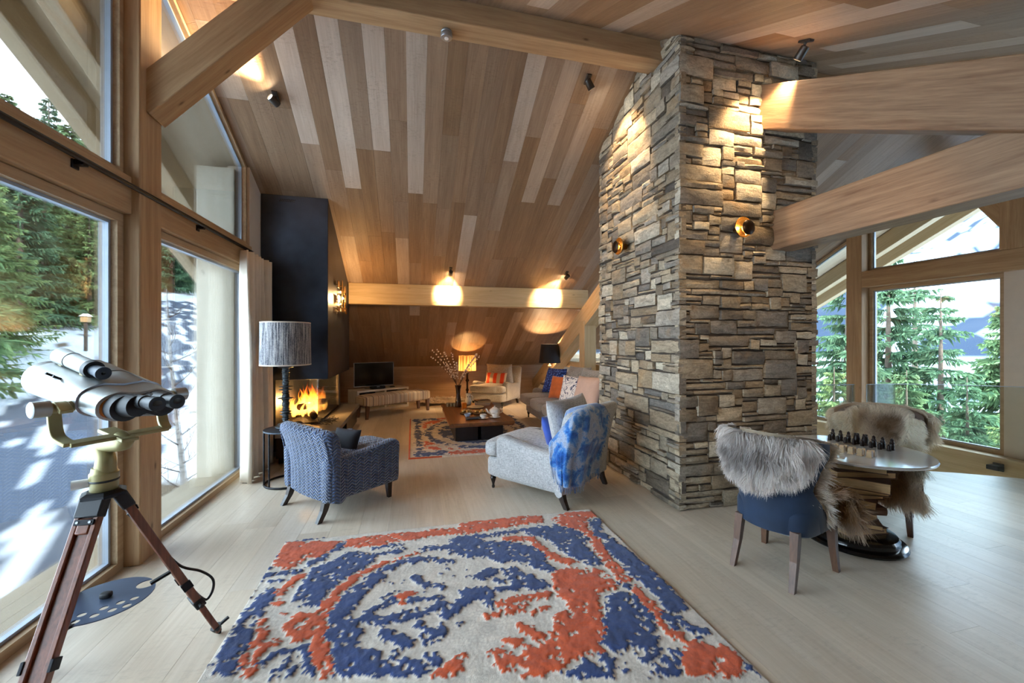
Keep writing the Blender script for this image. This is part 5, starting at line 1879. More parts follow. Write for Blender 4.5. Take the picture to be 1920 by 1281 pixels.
def fpart(g, name, mat, **kw):
    g.v = [(x - o0.x, y - o0.y, z) for x, y, z in g.v]
    return g.build(name, MATS[mat], fp, **kw)


HX0, HX1, HY0, HY1 = -1.825, -1.056, 5.577, 7.36
fpart(G().prism([(HY0, 1.0), (HY1, 1.0), (HY1, zceil(HY1) - .006), (HY0, zceil(HY0) - .006)], HX0, HX1, lambda u, v, w: (w, u, v)), 'hood', 'black_steel', smooth=0, bevel=.004)
fpart(G().bb(HX0, -1.66, HY0, HY1, .40, 1.0), 'side_pier', 'black_steel', smooth=0)
fpart(G().bb(-1.66, -1.2, 7.25, HY1, .40, 1.0), 'back_plate', 'black_steel', smooth=0)
fpart(G().bb(-1.235, -1.2, 7.2, 7.25, .40, 1.0), 'corner_post', 'silver', smooth=0)
fpart(G().prism([(HX0, 5.58), (-1.58, 5.58), (-1.58, 5.27), (-.9, 5.27), (-.9, 7.42), (HX0, 7.42)], .34, .40, lambda u, v, w: (u, v, w)), 'hearth_slab', 'hearth_stone', smooth=0, bevel=.004)
g = G().bb(-1.58, -.94, 5.32, 5.66, .09, .34).bb(HX0, -.94, 6.3, 7.4, .09, .34).bb(HX0, -1.3, 5.66, 6.3, .09, .34).bb(-1.3, -.94, 5.66, 6.3, .09, .11)
fpart(g, 'hearth_base', 'dark_bronze', smooth=0)
fpart(G().bb(-1.58, -1.05, 5.42, 7.35, 0.0, .09), 'plinth', 'black_metal', smooth=0)
fpart(G().bb(-1.66, -1.2, 5.75, 7.25, .40, .425), 'grate', 'soot', smooth=0)
fpart(G().bb(-1.66, -1.2, 5.72, 5.728, .41, 1.0), 'glass_front', 'glass', smooth=0)
fpart(G().bb(-1.208, -1.2, 5.73, 7.2, .41, 1.0), 'glass_side', 'glass', smooth=0)
for (x, z, nx_, nz_, dx_, dz_) in ((-1.52, 3.26, 9, 2, .02, .018), (-1.52, 1.68, 13, 5, .022, .026)):
    g = G()
    for i in range(nx_):
        for j in range(nz_):
            g.box((x + (i - nx_ / 2) * dx_ + (j % 2) * dx_ * .4, HY0 - .0015, z + (j - nz_ / 2) * dz_), (dx_ * .72, .004, dz_ * .5), (0, .35 if i % 2 else -.35, 0))
    fpart(g, 'vent_grille', 'ebony', smooth=0)
plain('bark', '#4a3526', .9, var=.35, nscale=25, bump=.6, bscale=40)
for i, (p, d) in enumerate((((-1.46, 6.35, .487), (.28, .35, .03)), ((-1.36, 6.1, .487), (-.15, .42, .02)), ((-1.44, 6.25, .572), (.14, .4, -.02)), ((-1.38, 6.5, .578), (.25, -.22, .06)))):
    a_, b_ = Vector(p) - Vector(d) / 2, Vector(p) + Vector(d) / 2
    o = G().tube([a_ + (b_ - a_) * t for t in (0, .02, .3, .6, .98, 1)], [.035, .045, .047, .043, .045, .033], 9).build('fire_log', MATS['bark'], None, smooth=50)
    tag(o, ['lower rear log in the lit fire', 'lower front log in the lit fire', 'log lying across the top of the lit fire', 'short log leaning at the back of the lit fire'][i], 'log', 'logs in the fire')
a = N('flame')
tcz = a.n('ShaderNodeSeparateXYZ')
a.l(a.coord('Object'), tcz.inputs[0])
f = a.math('DIVIDE', a.math('SUBTRACT', tcz.outputs[2], .44), .4)
e_ = a.n('ShaderNodeEmission')
a.l(a.ramp(f, [lin('#ff9a3a'), lin('#ffb04a'), lin('#ff7a1e'), lin('#c23c08')], [0, .3, .65, 1]), e_.inputs[0])
lw = a.n('ShaderNodeLayerWeight')
lw.inputs[0].default_value = .35
e_.inputs[1].default_value = 1.6
tr = a.n('ShaderNodeBsdfTransparent')
mx = a.n('ShaderNodeMixShader')
a.l(a.math('MULTIPLY', a.math('SUBTRACT', 1.0, lw.outputs['Facing']), a.ramp(f, [.34, .24, .03], [0, .5, 1])), mx.inputs[0])
a.l(tr.outputs[0], mx.inputs[1])
a.l(e_.outputs[0], mx.inputs[2])
a.l(mx.outputs[0], a.out.inputs[0])
MATS['flame'] = a.m
g = G()
for i in range(60):
    x, y = -1.43 + rnd.uniform(-.16, .16), 6.28 + rnd.uniform(-.3, .35)
    h = rnd.uniform(.10, .42)
    r0 = rnd.uniform(.02, .065)
    path, rs = [], []
    for k in range(9):
        t = k / 8
        path.append((x + .03 * math.sin(t * 5 + i) * t, y + .035 * math.cos(t * 4 + i) * t, .46 + h * t))
        rs.append(max(.002, r0 * math.sin(min(1, t * 2.2 + .15) * PI / 2) * (1 - t) ** .8))
    g.tube(path, rs, 10)
tag(g.build('fire_flames', MATS['flame'], None, smooth=80), 'orange flames rising from the logs behind the fireplace glass', 'flames', None, 'stuff')
# brass wall light on the hood
wl = thing('wall_light', 'sculptural brass wall light of small plates on the side of the black hood', 'wall light', (HX1, 6.35, 2.12))
glow('warm_glow', '#ffc070', 7)
pl = [(-.22, .17, .14, .10), (.02, .18, .06, .16), (.16, .12, .16, .12), (.32, .14, .06, .16), (-.02, 0, .08, .26), (.2, -.02, .10, .24), (-.2, -.04, .2, .12), (.06, -.17, .22, .07), (.28, -.17, .14, .10), (-.22, -.17, .2, .07)]
for i, (y, z, w_, h_) in enumerate(pl):
    G().bb(.03 + .012 * (i % 3), .038 + .012 * (i % 3), y - w_ / 2, y + w_ / 2, z - h_ / 2, z + h_ / 2).bb(0, .035, y - .006, y + .006, z - .006, z + .006).build('plate', MATS['brass'], wl, bevel=.002)
for y, z in ((0.05, .09), (.12, -.08), (.25, .02), (-.1, -.1), (.24, -.16)):
    G().sbox((.018, y, z), (.02, .06, .03), 3, 0, 5).build('bulb', MATS['warm_glow'], wl, smooth=60)
# things on the hearth
o = G().lathe([(.035, 0), (.042, .01), (.042, .085), (.036, .085), (.034, .06), (.001, .06)], 20).build('mug', MATS['slate'], None, smooth=50)
o.location = (-1.38, 5.50, .40)
tag(o, 'grey candle mug on the hearth behind the blue armchair', 'mug')
G().tube(crom([(.04, 0, .07), (.066, 0, .06), (.066, 0, .03), (.04, 0, .02)], 4), .006, 6).build('handle', MATS['slate'], o, smooth=50)
G().lathe([(.034, .06), (.034, .072), (.001, .074)], 16).build('candle_wax', MATS['porcelain'], o)
g = G()
for i in range(60):
    p = Vector((-1.08 + rnd.uniform(-.1, .1), 5.62 + rnd.uniform(-.12, .12), .414 + rnd.uniform(0, .05)))
    d = Vector((rnd.uniform(-1, 1), rnd.uniform(-1, 1), rnd.uniform(.0, .35))).normalized() * rnd.uniform(.06, .14)
    g.tube([p, p + d * .6 + Vector((0, 0, .008)), p + d], [.002, .003, .005], 4)
plain('dried_sprig', '#4d4a44', .9, var=.4, nscale=40)
tag(g.build('dried_sprigs', MATS['dried_sprig'], None), 'loose bundle of grey dried sprigs on the hearth beside the glass', 'dried sprigs', None, 'stuff')
# =============================================================== lamps, curtain
def lamp_shade(name, parent, mat, r0, r1, z0, z1, ribs=0, amp=.004):
    n = max(48, ribs * 2)
    rings = []
    for r_, z in ((r0 - .004, z0), (r0, z0 + .004), ((r0 * 2 + r1) / 3, z0 + (z1 - z0) / 3), ((r0 + 2 * r1) / 3, z0 + (z1 - z0) * 2 / 3), (r1, z1 - .004), (r1 - .004, z1)):
        rings.append([((r_ + (amp if i % 2 else 0)) * math.cos(2 * PI * i / n), (r_ + (amp if i % 2 else 0)) * math.sin(2 * PI * i / n), z) for i in range(n)])
    return G().loft(rings, cap=False).build(name, mat, parent, smooth=40)


a = N('yarn_shade')
sp = a.n('ShaderNodeTexCoord')
gr = a.n('ShaderNodeVectorMath', operation='NORMALIZE')
v = a.coord('Object', (1, 1, .03))
n1 = a.noise(v, 120, 3, .6)
n2 = a.noise(a.coord('Object', (1, 1, .8)), 90, 3)
col = a.ramp(a.math('ADD', a.math('MULTIPLY', n1, .75), a.math('MULTIPLY', n2, .25)), [lin('#3f4048'), lin('#8f8d90'), lin('#c4bfba')], [.4, .5, .62])
a.bsdf(col, .9, 0, a.bump(n1, .7, .008), .2)
MATS['yarn_shade'] = a.m
plain('pewter', '#5d6468', .45, .6, var=.3, nscale=30)
LX, LY = -1.315, 4.745
tb = thing('side_table', 'round black iron side table behind the blue armchair', 'table', (-1.275, 4.69, 0))
G().lathe([(.20, .555), (.23, .557), (.232, .565), (.23, .572), (.001, .573)], 40).build('top', MATS['iron'], tb, smooth=40)
G().tube([(.22 * math.cos(i * PI / 20), .22 * math.sin(i * PI / 20), .012) for i in range(41)], .011, 8, False).build('foot_ring', MATS['black_metal'], tb, smooth=60)
for a_ in (195, 235, 315, 75):
    x, y = .22 * math.cos(R_(a_)), .22 * math.sin(R_(a_))
    G().tube([(x, y, .012), (x, y, .557)], .009, 8).build('leg', MATS['black_metal'], tb, smooth=60)
lp = thing('table_lamp', 'tall lamp with a grey yarn shade and knobbly pewter stem before the fireplace', 'lamp', (LX, LY, .573))
prof = [(.09, 0), (.1, .006), (.1, .014), (.05, .02)]
z = .03
while z < .66:
    r_ = rnd.uniform(.022, .034)
    h_ = rnd.uniform(.006, .02)
    if rnd.random() < .13:
        prof += [(r_, z), (rnd.uniform(.05, .08), z + .005), (rnd.uniform(.05, .08), z + .009), (r_, z + .014)]
        z += .016
    else:
        prof += [(r_, z), (r_ + .007, z + h_ / 2), (r_, z + h_)]
        z += h_ + .002
prof += [(.012, .665), (.012, .72)]
G().lathe(prof, 20).build('stem', MATS['pewter'], lp, smooth=35)
lamp_shade('lamp_shade', lp, MATS['yarn_shade'], .24, .236, .67, 1.11, 60, .003)
G().lathe([(.237, .66), (.245, .662), (.245, .674), (.237, .676)], 48, cap=False).build('shade_trim', MATS['plaster'], lp)
G().lathe([(.232, 1.105), (.240, 1.107), (.240, 1.117), (.232, 1.119)], 48, cap=False).build('shade_trim', MATS['plaster'], lp)
for q in range(3):
    a_ = q * 2.094
    G().tube([(0, 0, .72), (.234 * math.cos(a_), .234 * math.sin(a_), 1.1)], .003, 5).build('shade_spoke', MATS['black_metal'], lp)

# glowing string lamp behind the vase
a = N('string_shade')
v = a.coord('Object', (1, 1, .02))
n1 = a.noise(v, 60, 2, .6)
col = a.ramp(n1, [lin('#6a4424'), lin('#ab7f50'), lin('#cfae80')], [.4, .5, .62])
b = a.bsdf(col, .9)
t_ = a.n('ShaderNodeBsdfTranslucent')
a.l(col, t_.inputs[0])
mx = a.n('ShaderNodeMixShader')
mx.inputs[0].default_value = .4
a.l(b.outputs[0], mx.inputs[1])
a.l(t_.outputs[0], mx.inputs[2])
a.l(mx.outputs[0], a.out.inputs[0])
MATS['string_shade'] = a.m
glow('bulb_glow', '#ffd9a0', 7)
HL = (1.235, 9.38, 0)
h_ = thing('floor_lamp', 'small floor lamp with a glowing string shade under the eaves', 'lamp', HL)
G().lathe([(.11, 0), (.12, .01), (.11, .03), (.04, .05), (.03, .1), (.05, .13), (.025, .17), (.022, .3), (.04, .34), (.022, .38), (.022, .52), (.05, .56), (.025, .6), (.02, .70), (.045, .72), (.045, .74), (.01, .75), (.01, .86)], 20).build('stem', MATS['dark_bronze'], h_, smooth=40)
lamp_shade('lamp_shade', h_, MATS['string_shade'], .2, .195, .79, 1.14, 40, .004)
G().sbox((0, 0, .82), (.05, .05, .08), 2, 0, 6).build('bulb', MATS['bulb_glow'], h_, smooth=60)
# black shaded lamp at the sofa's end
plain('black_shade', '#15151d', .7, var=.2)
plain('lit_glass', '#e6c8a4', .15, var=.05, Transmission_Weight=.5)
BL = (2.93, 8.42, 0)
s_ = thing('end_table', 'small dark round table at the far end of the sofa', 'table', BL)
G().lathe([(.15, 0), (.15, .015), (.03, .03), (.025, .5), (.2, .53), (.21, .55), (.001, .552)], 28).build('table_body', MATS['dark_bronze'], s_, smooth=35)
b_ = thing('table_lamp', 'lamp with a black pleated shade and pale glass foot at the end of the sofa', 'lamp', (BL[0], BL[1], .552))
G().lathe([(.10, 0), (.115, .02), (.10, .12), (.055, .24), (.03, .32), (.03, .36), (.045, .38), (.03, .40), (.012, .42), (.012, .5)], 24).build('foot', MATS['lit_glass'], b_, smooth=50)
lamp_shade('lamp_shade', b_, MATS['black_shade'], .235, .185, .45, .86, 40, .005)
G().sbox((0, 0, .60), (.05, .05, .08), 2, 0, 6).build('bulb', MATS['bulb_glow'], b_, smooth=60)

# curtain
plain('linen_curtain', '#e6d9c6', .95, var=.05, bump=.15, bscale=300)


def curtain(u, v):
    y = 4.70 + .80 * u
    z = .012 + 2.43 * v
    k = .75 + .25 * (1 - v)
    x = -1.70 + .062 * math.sin(u * 2 * PI * 6.5 + .6 + .6 * math.sin(u * 9)) * k + .015 * math.sin(u * 31 + v * 3)
    return (x + .01 * math.sin(v * 5), 5.1 + (y - 5.1) * (.92 + .08 * (1 - v)), z)


o = G().grid(curtain, 150, 16).build('curtain', MATS['linen_curtain'], None, smooth=80, solid=.004)
tag(o, 'cream linen curtain gathered beside the black fireplace', 'curtain')

# ============================================================ ceiling spots
LAMPS = []
glow('spot_glow', '#fff0d0', 40)
plain('spot_metal', '#4a443e', .4, .7, var=.1)


def ceiling_spot(p, target, label, e, size=75, near=False):
    p = Vector(p)
    s = thing('ceiling_spotlight', label, 'spotlight', p, 0, 'ceiling spotlights')
    sg = -1 if near else 1
    nrm = Vector((0, -sg * TAN, -1)).normalized()
    q = Matrix((Vector((1, 0, 0)), nrm.cross(Vector((1, 0, 0))).normalized(), nrm)).transposed()
    G().box(Vector((0, 0, 0)) + nrm * .008, (.05, .11, .016), q).build('mount_plate', MATS['spot_metal'], s, bevel=.003)
    c = nrm * .085
    G().tube([nrm * .01, c], .011, 8).build('arm', MATS['spot_metal'], s)
    d = (Vector(target) - (p + c)).normalized()
    m = d.to_track_quat('Z', 'Y').to_matrix()
    G().lathe([(.026, -.045), (.034, -.04), (.036, .05), (.032, .055), (.026, .045), (.001, .04)], 20, c, m).build('head', MATS['spot_metal'], s, smooth=50)
    G().lathe([(.027, .046), (.001, .047)], 16, c, m).build('lens', MATS['spot_glow'], s)
    LAMPS.append(('s', tuple(p + c + d * .07), target, e, (1, .70, .38), size))


ceiling_spot((-1.315, 4.423, zceil(4.423)), (-1.75, 3.75, 4.1), 'ceiling spotlight on the slope above the fireplace, aimed at the gable', 34, 85)
ceiling_spot((1.757, 3.86, zceil(3.86)), (2.29, 3.98, 3.45), 'ceiling spotlight beside the ridge beam, aimed at the stone pillar', 32, 75)
ceiling_spot((.614, 6.80, zceil(6.80)), (.60, 7.22, 2.36), 'ceiling spotlight over the purlin, above the television side', 55, 62)
ceiling_spot((2.672, 6.77, zceil(6.77)), (2.50, 7.22, 2.34), 'ceiling spotlight over the purlin, beside the truss rafter', 55, 62)
ceiling_spot((3.10, 2.60, zceil(2.60)), (3.0, 3.1, 3.35), 'ceiling spotlight above the upper rafter, aimed at the stone pillar', 42, 75, True)
ceiling_spot((1.75, .45, zceil(.45)), (2.9, 3.08, 2.0), 'added unseen spotlight on the near slope warming the front of the stone pillar', 16, 62, True)  # added spot out of view, warms the pillar front
o = thing('smoke_detector', 'round grey smoke detector under the ridge beam', 'smoke detector', (.279, 3.47, 4.135))
G().lathe([(.045, 0), (.048, -.012), (.044, -.016), (.05, -.03), (.05, -.05), (.045, -.058), (.001, -.06)], 28).build('body', MATS['silver'], o, smooth=40)
G().lathe([(.018, -.0585), (.018, -.063), (.001, -.064)], 16).build('sensor', MATS['porcelain'], o, smooth=40)


def sconce(p, nrm, sh, label):
    s = thing('wall_sconce', label, 'wall light', p, 0, 'brass sconces on the stone pillar')
    n_ = Vector(nrm)
    m = n_.to_track_quat('Z', 'Y').to_matrix()
    G().lathe([(.03, -.03), (.035, 0), (.02, .01), (.001, .01)], 20, (0, 0, 0), m).build('back_plate', MATS['brass'], s, smooth=40)
    G().lathe([(.02, .012), (.05, .018), (.08, .04), (.092, .065), (.089, .067), (.076, .044), (.05, .024), (.001, .02)], 36, (0, 0, 0), m).build('dish', MATS['brass'], s, smooth=60)
    sh = Vector(sh)
    G().lathe([(.001, .062), (.03, .066), (.058, .082), (.066, .1), (.06, .108), (.03, .118), (.001, .12)], 32, sh, m).build('front_disc', MATS['dark_bronze'], s, smooth=60)
    G().tube([n_ * .015, n_ * .07 + sh], .006, 6).build('stem', MATS['brass'], s)
    LAMPS.append(('p', tuple(Vector(p) + n_ * .048), 1.1, (1, .66, .3), .015))


sconce((2.225, 3.958, 2.517), (-1, 0, 0), (0, .0, -.01), 'brass dish sconce on the side of the stone pillar towards the seating')
sconce((2.842, 3.03, 2.50), (0, -1, 0), (.016, 0, -.01), 'brass dish sconce on the front of the stone pillar below the tie beam')
o = thing('floodlight', 'small black box light fixed to the sill beam of the gable window', 'light', (7.40, 3.57, -.15))
G().bb(-.13, -.02, -.06, .06, -.03, .03).build('housing', MATS['black_metal'], o, bevel=.008)
G().bb(-.02, .0, -.05, .05, -.05, .05).bb(-.03, -.02, -.01, .01, -.02, .02).build('wall_bracket', MATS['black_metal'], o, bevel=.003)

# ================================================================ binoculars
plain('satin_silver', '#a3a5a2', .38, .75, var=.05)
plain('cream_metal', '#9a8f62', .4, .35, var=.08)
plain('rubber', '#141519', .5, var=.1)
plain('mahogany', '#75422b', .32, var=.35, nscale=14, stretch=(6, 6, .5), spec=.6)
plain('lens_coat', '#a5672b', .15, .6, var=.1)
AP = Vector((-1.28, 2.087, .84))
bi = thing('binoculars', 'big silver mounted binoculars on a wooden tripod before the tall glass', 'binoculars', (AP.x, AP.y, 0))
ox = Vector((AP.x, AP.y, 0))
E_ = Vector((-1.108, 2.00, 1.232)) - ox
O_ = Vector((-1.535, 2.305, 1.325)) - ox
fw = (O_ - E_).normalized()
sd_ = fw.cross(Vector((0, 0, 1))).normalized()
up_ = sd_.cross(fw).normalized()
BL_ = (O_ - E_).length
MB_ = Matrix((sd_, fw, up_)).transposed()      # local x across, y forward, z up


def bpt(x, y, z):
    return E_ + MB_ @ Vector((x, y, z))


def ring_b(w, h, y, zc=0, n=36, k=2.6):
    out = []
    for i in range(n):
        a_ = 2 * PI * i / n
        c, s = math.cos(a_), math.sin(a_)
        x = w * math.copysign(abs(c) ** (2 / k), c)
        z_ = h * math.copysign(abs(s) ** (2 / k), s)
        z_ -= .012 * max(0, 1 - (x / (.4 * w + 1e-6)) ** 2) * (1 if z_ > 0 else -1)
        out.append(bpt(x, y, zc + z_))
    return out


G().loft([ring_b(.128, .058, .0), ring_b(.135, .064, .004), ring_b(.14, .068, .12), ring_b(.146, .074, .14), ring_b(.15, .078, .3), ring_b(.156, .084, .5), ring_b(.158, .086, BL_ - .02), ring_b(.15, .08, BL_)]).build('body', MATS['satin_silver'], bi, smooth=50)
G().loft([ring_b(.1402, .0682, .118), ring_b(.1475, .0755, .119), ring_b(.1475, .0755, .122), ring_b(.1402, .0682, .123)]).build('body_seam', MATS['silver'], bi, smooth=30)
for s in (-1, 1):
    G().tube([bpt(s * .075, BL_ - .005, 0), bpt(s * .075, BL_ + .02, 0)], [.074, .079], 28).build('objective_hood', MATS['satin_silver'], bi, smooth=50)
    G().tube([bpt(s * .062, .02, 0), bpt(s * .062, -.045, .004)], [.056, .052], 24).build('prism_housing', MATS['rubber'], bi, smooth=50)
    G().tube([bpt(s * .055, -.03, .012), bpt(s * .045, -.085, .02)], [.045, .042], 24).build('prism_housing', MATS['rubber'], bi, smooth=50)
    G().tube([bpt(s * .034, -.06, .034), bpt(s * .034, -.115, .042), bpt(s * .034, -.117, .042), bpt(s * .034, -.145, .046), bpt(s * .034, -.147, .046), bpt(s * .034, -.19, .052)], [.027, .027, .023, .023, .027, .029], 22).build('eyepiece', MATS['rubber'], bi, smooth=40)
    G().tube([bpt(s * .034, -.1905, .052), bpt(s * .034, -.1915, .052)], [.016, .001], 18).build('eyepiece_lens', MATS['screen'], bi)
G().loft([ring_b(.06, .052, -.0), ring_b(.05, .045, -.06, .01)]).build('bridge_block', MATS['rubber'], bi, smooth=50)
G().loft([ring_b(.1285, .0585, .0015), ring_b(.122, .052, -.0015)]).build('rear_bevel', MATS['lens_coat'], bi, smooth=50)
# finder scope on top
F0, F1 = Vector((-.055, .25, .105)), Vector((-.055, .50, .112))
G().tube([bpt(*F0), bpt(*F0.lerp(F1, .6)), bpt(*F0.lerp(F1, .602)), bpt(*F0.lerp(F1, .62)), bpt(*F0.lerp(F1, .622)), bpt(*F1)], [.034, .034, .0365, .0365, .034, .037], 26).build('finder_scope', MATS['satin_silver'], bi, smooth=40)
G().tube([bpt(-.055, .253, .105), bpt(-.055, .225, .105)], [.037, .036], 24).build('finder_ring', MATS['rubber'], bi, smooth=50)
G().tube([bpt(-.055, .226, .105), bpt(-.055, .175, .104), bpt(-.055, .173, .104), bpt(-.055, .155, .104)], [.023, .024, .027, .027], 22).build('finder_eyepiece', MATS['slate'], bi, smooth=50)
G().tube([bpt(-.055, .156, .104), bpt(-.055, .1545, .104)], [.02, .001], 18).build('finder_lens', MATS['screen'], bi)
for y in (.28, .46):
    G().box(bpt(-.055, y, .078), (.04, .03, .035), MB_).build('finder_foot', MATS['cream_metal'], bi, bevel=.003)
G().tube(crom([bpt(-.04, .21, .1), bpt(.02, .18, .105), bpt(.05, .13, .085), bpt(.07, .075, .07)], 6), .0022, 6).build('lens_cord', MATS['silver'], bi)
for i in range(2):
    G().tube([bpt(-.125, .36 - i * .06, .055), bpt(-.150, .36 - i * .06, .07)], .005, 8).build('set_screw', MATS['black_metal'], bi)
# fork mount
PV = .15
for s in (-1, 1):
    x = s * .178
    path = crom([bpt(x, PV - .055, -.025), bpt(x, PV, -.005), bpt(x, PV + .035, -.03), bpt(x, PV + .03, -.08), bpt(x * .98, PV - .0, -.14), bpt(x * .9, PV - .06, -.16)], 6)
    rings = []
    for k_, p in enumerate(path):
        t_ = (path[min(k_ + 1, len(path) - 1)] - path[max(k_ - 1, 0)]).normalized()
        nn = t_.cross(sd_).normalized()
        rings.append([p + sd_ * (i * .02) + nn * (j * .008) for i, j in ((-1, -1), (1, -1), (1, 1), (-1, 1))])
    G().loft(rings).build('fork_arm', MATS['cream_metal'], bi, smooth=30, bevel=.003)
    G().tube([bpt(s * .14, PV, -.02), bpt(s * .215, PV, -.02)], .021, 18).build('pivot', MATS['cream_metal'], bi, smooth=40)
    G().tube([bpt(s * .205, PV, -.02), bpt(s * .207, PV, -.02), bpt(s * .255, PV, -.02), bpt(s * .258, PV, -.02)], [.026, .031, .031, .027], 22).build('pivot_knob', MATS['satin_silver'], bi, smooth=30)
b0, b1 = bpt(-.165, PV - .05, -.16), bpt(.165, PV - .05, -.16)
G().beam(b0, b1, .05, .016, up_).build('fork_base', MATS['cream_metal'], bi, bevel=.004)
ctrb = (b0 + b1) / 2
G().beam(ctrb + fw * .12 + up_ * -.005, ctrb - fw * .07, .06, .016, up_).build('fork_plate', MATS['cream_metal'], bi, bevel=.004)
# neck
nk = crom([(0, 0, .905), (.008, -.004, .99), (-.015, .015, 1.04), ctrb + Vector((.02, -.015, -.03)), ctrb + Vector((-.01, .005, -.004))], 6)
G().tube(nk, [.034 + .006 * max(0, 1 - i / 8) - .006 * (i / len(nk)) for i in range(len(nk))], 22).build('neck', MATS['cream_metal'], bi, smooth=60)
G().lathe([(.042, .86), (.046, .865), (.046, .905), (.048, .91), (.048, .935), (.043, .94), (.04, .96)], 28).build('neck_base', MATS['cream_metal'], bi, smooth=40)
G().lathe([(.047, .90), (.0495, .903), (.0495, .907), (.047, .91)], 28).build('neck_ring', MATS['rubber'], bi)
G().tube([(-.04, -.02, .90), (-.085, -.045, .90)], [.018, .02], 16).build('clamp_knob', MATS['porcelain'], bi, smooth=50)
G().lathe([(.075, .835), (.08, .84), (.08, .852), (.06, .862)], 6).build('tripod_head', MATS['black_metal'], bi, smooth=20)
# tripod legs
feet = [Vector((.322, .273, 0)), Vector((-.030, -.43, 0)), Vector((-.335, .155, 0))]
for f_ in feet:
    rd = Vector((f_.x, f_.y, 0)).normalized()
    a_ = rd * .05 + Vector((0, 0, .825))
    ax = (f_ - a_).normalized()
    tn = rd.cross(Vector((0, 0, 1))).normalized()
    ot = tn.cross(ax).normalized()
    if ot.dot(rd) < 0:
        ot = -ot
    Ml = Matrix((tn, ot, ax)).transposed()
    L_ = (f_ - a_).length

    def lp_(x, y, z):
        return a_ + Ml @ Vector((x, y, z))
    lg = bpy.data.objects.new('tripod_leg', None)
    COL.objects.link(lg)
    lg.parent = bi
    lg.empty_display_size = .02
    for s in (-1, 1):
        G().box(lp_(s * .033, 0, .05 + L_ * .34), (.020, .032, L_ * .68), Ml).build('side_rail', MATS['mahogany'], lg, bevel=.004)
    G().box(lp_(0, -.004, .05 + L_ * .34), (.048, .016, L_ * .68), Ml).build('centre_board', MATS['mahogany'], lg, bevel=.002)
    G().box(lp_(0, .004, .09), (.048, .028, .06), Ml).build('centre_board', MATS['mahogany'], lg, bevel=.006)
    G().box(lp_(0, .0, L_ * .83), (.036, .026, L_ * .30), Ml).build('lower_leg', MATS['mahogany'], lg, bevel=.004)
    G().box(lp_(0, 0, .02), (.09, .046, .075), Ml).build('leg_socket', MATS['rubber'], lg, bevel=.006)
    G().box(lp_(0, .019, .075), (.07, .006, .022), Ml).build('hinge_plate', MATS['black_metal'], lg, bevel=.002)
    for s in (-1, 1):
        G().tube([lp_(s * .022, .02, .075), lp_(s * .022, .025, .075)], .005, 8).build('screw', MATS['silver'], lg)
        G().box(lp_(s * .045, 0, L_ * .60), (.012, .04, .04), Ml).build('clip', MATS['black_metal'], lg, bevel=.002)
    G().box(lp_(0, 0, .05 + L_ * .68), (.094, .042, .045), Ml).build('leg_clamp', MATS['rubber'], lg, bevel=.004)
    G().tube([lp_(.045, 0, .05 + L_ * .68), lp_(.075, 0, .05 + L_ * .68)], .009, 10).build('clamp_knob', MATS['rubber'], lg)
    G().tube([lp_(0, 0, L_ * .945), lp_(0, 0, L_ * .97), lp_(0, 0, L_)], [.024, .018, .006], 12).build('leg_shoe', MATS['rubber'], lg)
    G().box(lp_(0, .035, L_ * .955), (.014, .05, .012), Ml).build('leg_spur', MATS['rubber'], lg, bevel=.002)
# accessory tray: blue grey disc with holes
from mathutils.geometry import delaunay_2d_cdt
TR, TZ = .165, .39
outer = [(TR * math.cos(i * PI / 32), TR * math.sin(i * PI / 32)) for i in range(64)]
holes = [(.115, .075, .036), (-.11, -.06, .03)] + [(x, y, .015) for x, y in ((.03, -.07), (.075, -.05), (.02, -.115), (.068, -.098), (.115, -.035), (-.03, -.09), (-.03, -.135), (.11, -.085))]
V2 = [Vector(p) for p in outer]
ed = [(i, (i + 1) % 64) for i in range(64)]
for hx, hy, hr in holes:
    b = len(V2)
    V2 += [Vector((hx + hr * math.cos(i * PI / 10), hy + hr * math.sin(i * PI / 10))) for i in range(20)]
    ed += [(b + i, b + (i + 1) % 20) for i in range(20)]
tv2, te, tf, *_ = delaunay_2d_cdt(V2, ed, [], 1, 1e-6)
g = G()
keep = []
for f_ in tf:
    c = sum((tv2[i] for i in f_), Vector((0, 0))) / len(f_)
    if all((c - Vector((hx, hy))).length > hr * .97 for hx, hy, hr in holes):
        keep.append(tuple(f_))
ang = R_(8)
g.add([(v_.x * math.cos(ang) - v_.y * math.sin(ang), v_.x * math.sin(ang) + v_.y * math.cos(ang), TZ) for v_ in tv2], keep)
plain('blue_steel', '#54637c', .4, .5, var=.05)
tray = g.build('accessory_tray', MATS['blue_steel'], bi, smooth=0, solid=.004)
G().sbox((0, .01, TZ + .015), (.04, .03, .025), 4, 0, 5).build('tray_knob', MATS['rubber'], bi, smooth=60)
for f_ in feet:
    rd = Vector((f_.x, f_.y, 0)).normalized()
    lgp = f_ * ((.825 - TZ) / .825 * .88 + .09)
    G().beam(rd * .15 + Vector((0, 0, TZ - .004)), Vector((lgp.x, lgp.y, TZ + .02)), .02, .012).build('spreader_arm', MATS['black_metal'], bi, bevel=.002)
# strap hanging on the camera-side-right leg
f_ = feet[0]
tl = lambda t, o_: Vector((0, 0, .825)).lerp(f_, t) + Vector((.3, .25, .12)) * o_
G().tube(crom([tl(.12, .06), tl(.22, .09), tl(.3, .06), tl(.42, .09), tl(.52, .12), tl(.6, .22), tl(.68, .26), tl(.74, .2), tl(.77, .10), tl(.72, .07)], 5), .006, 6).build('strap', MATS['rubber'], bi, smooth=60)

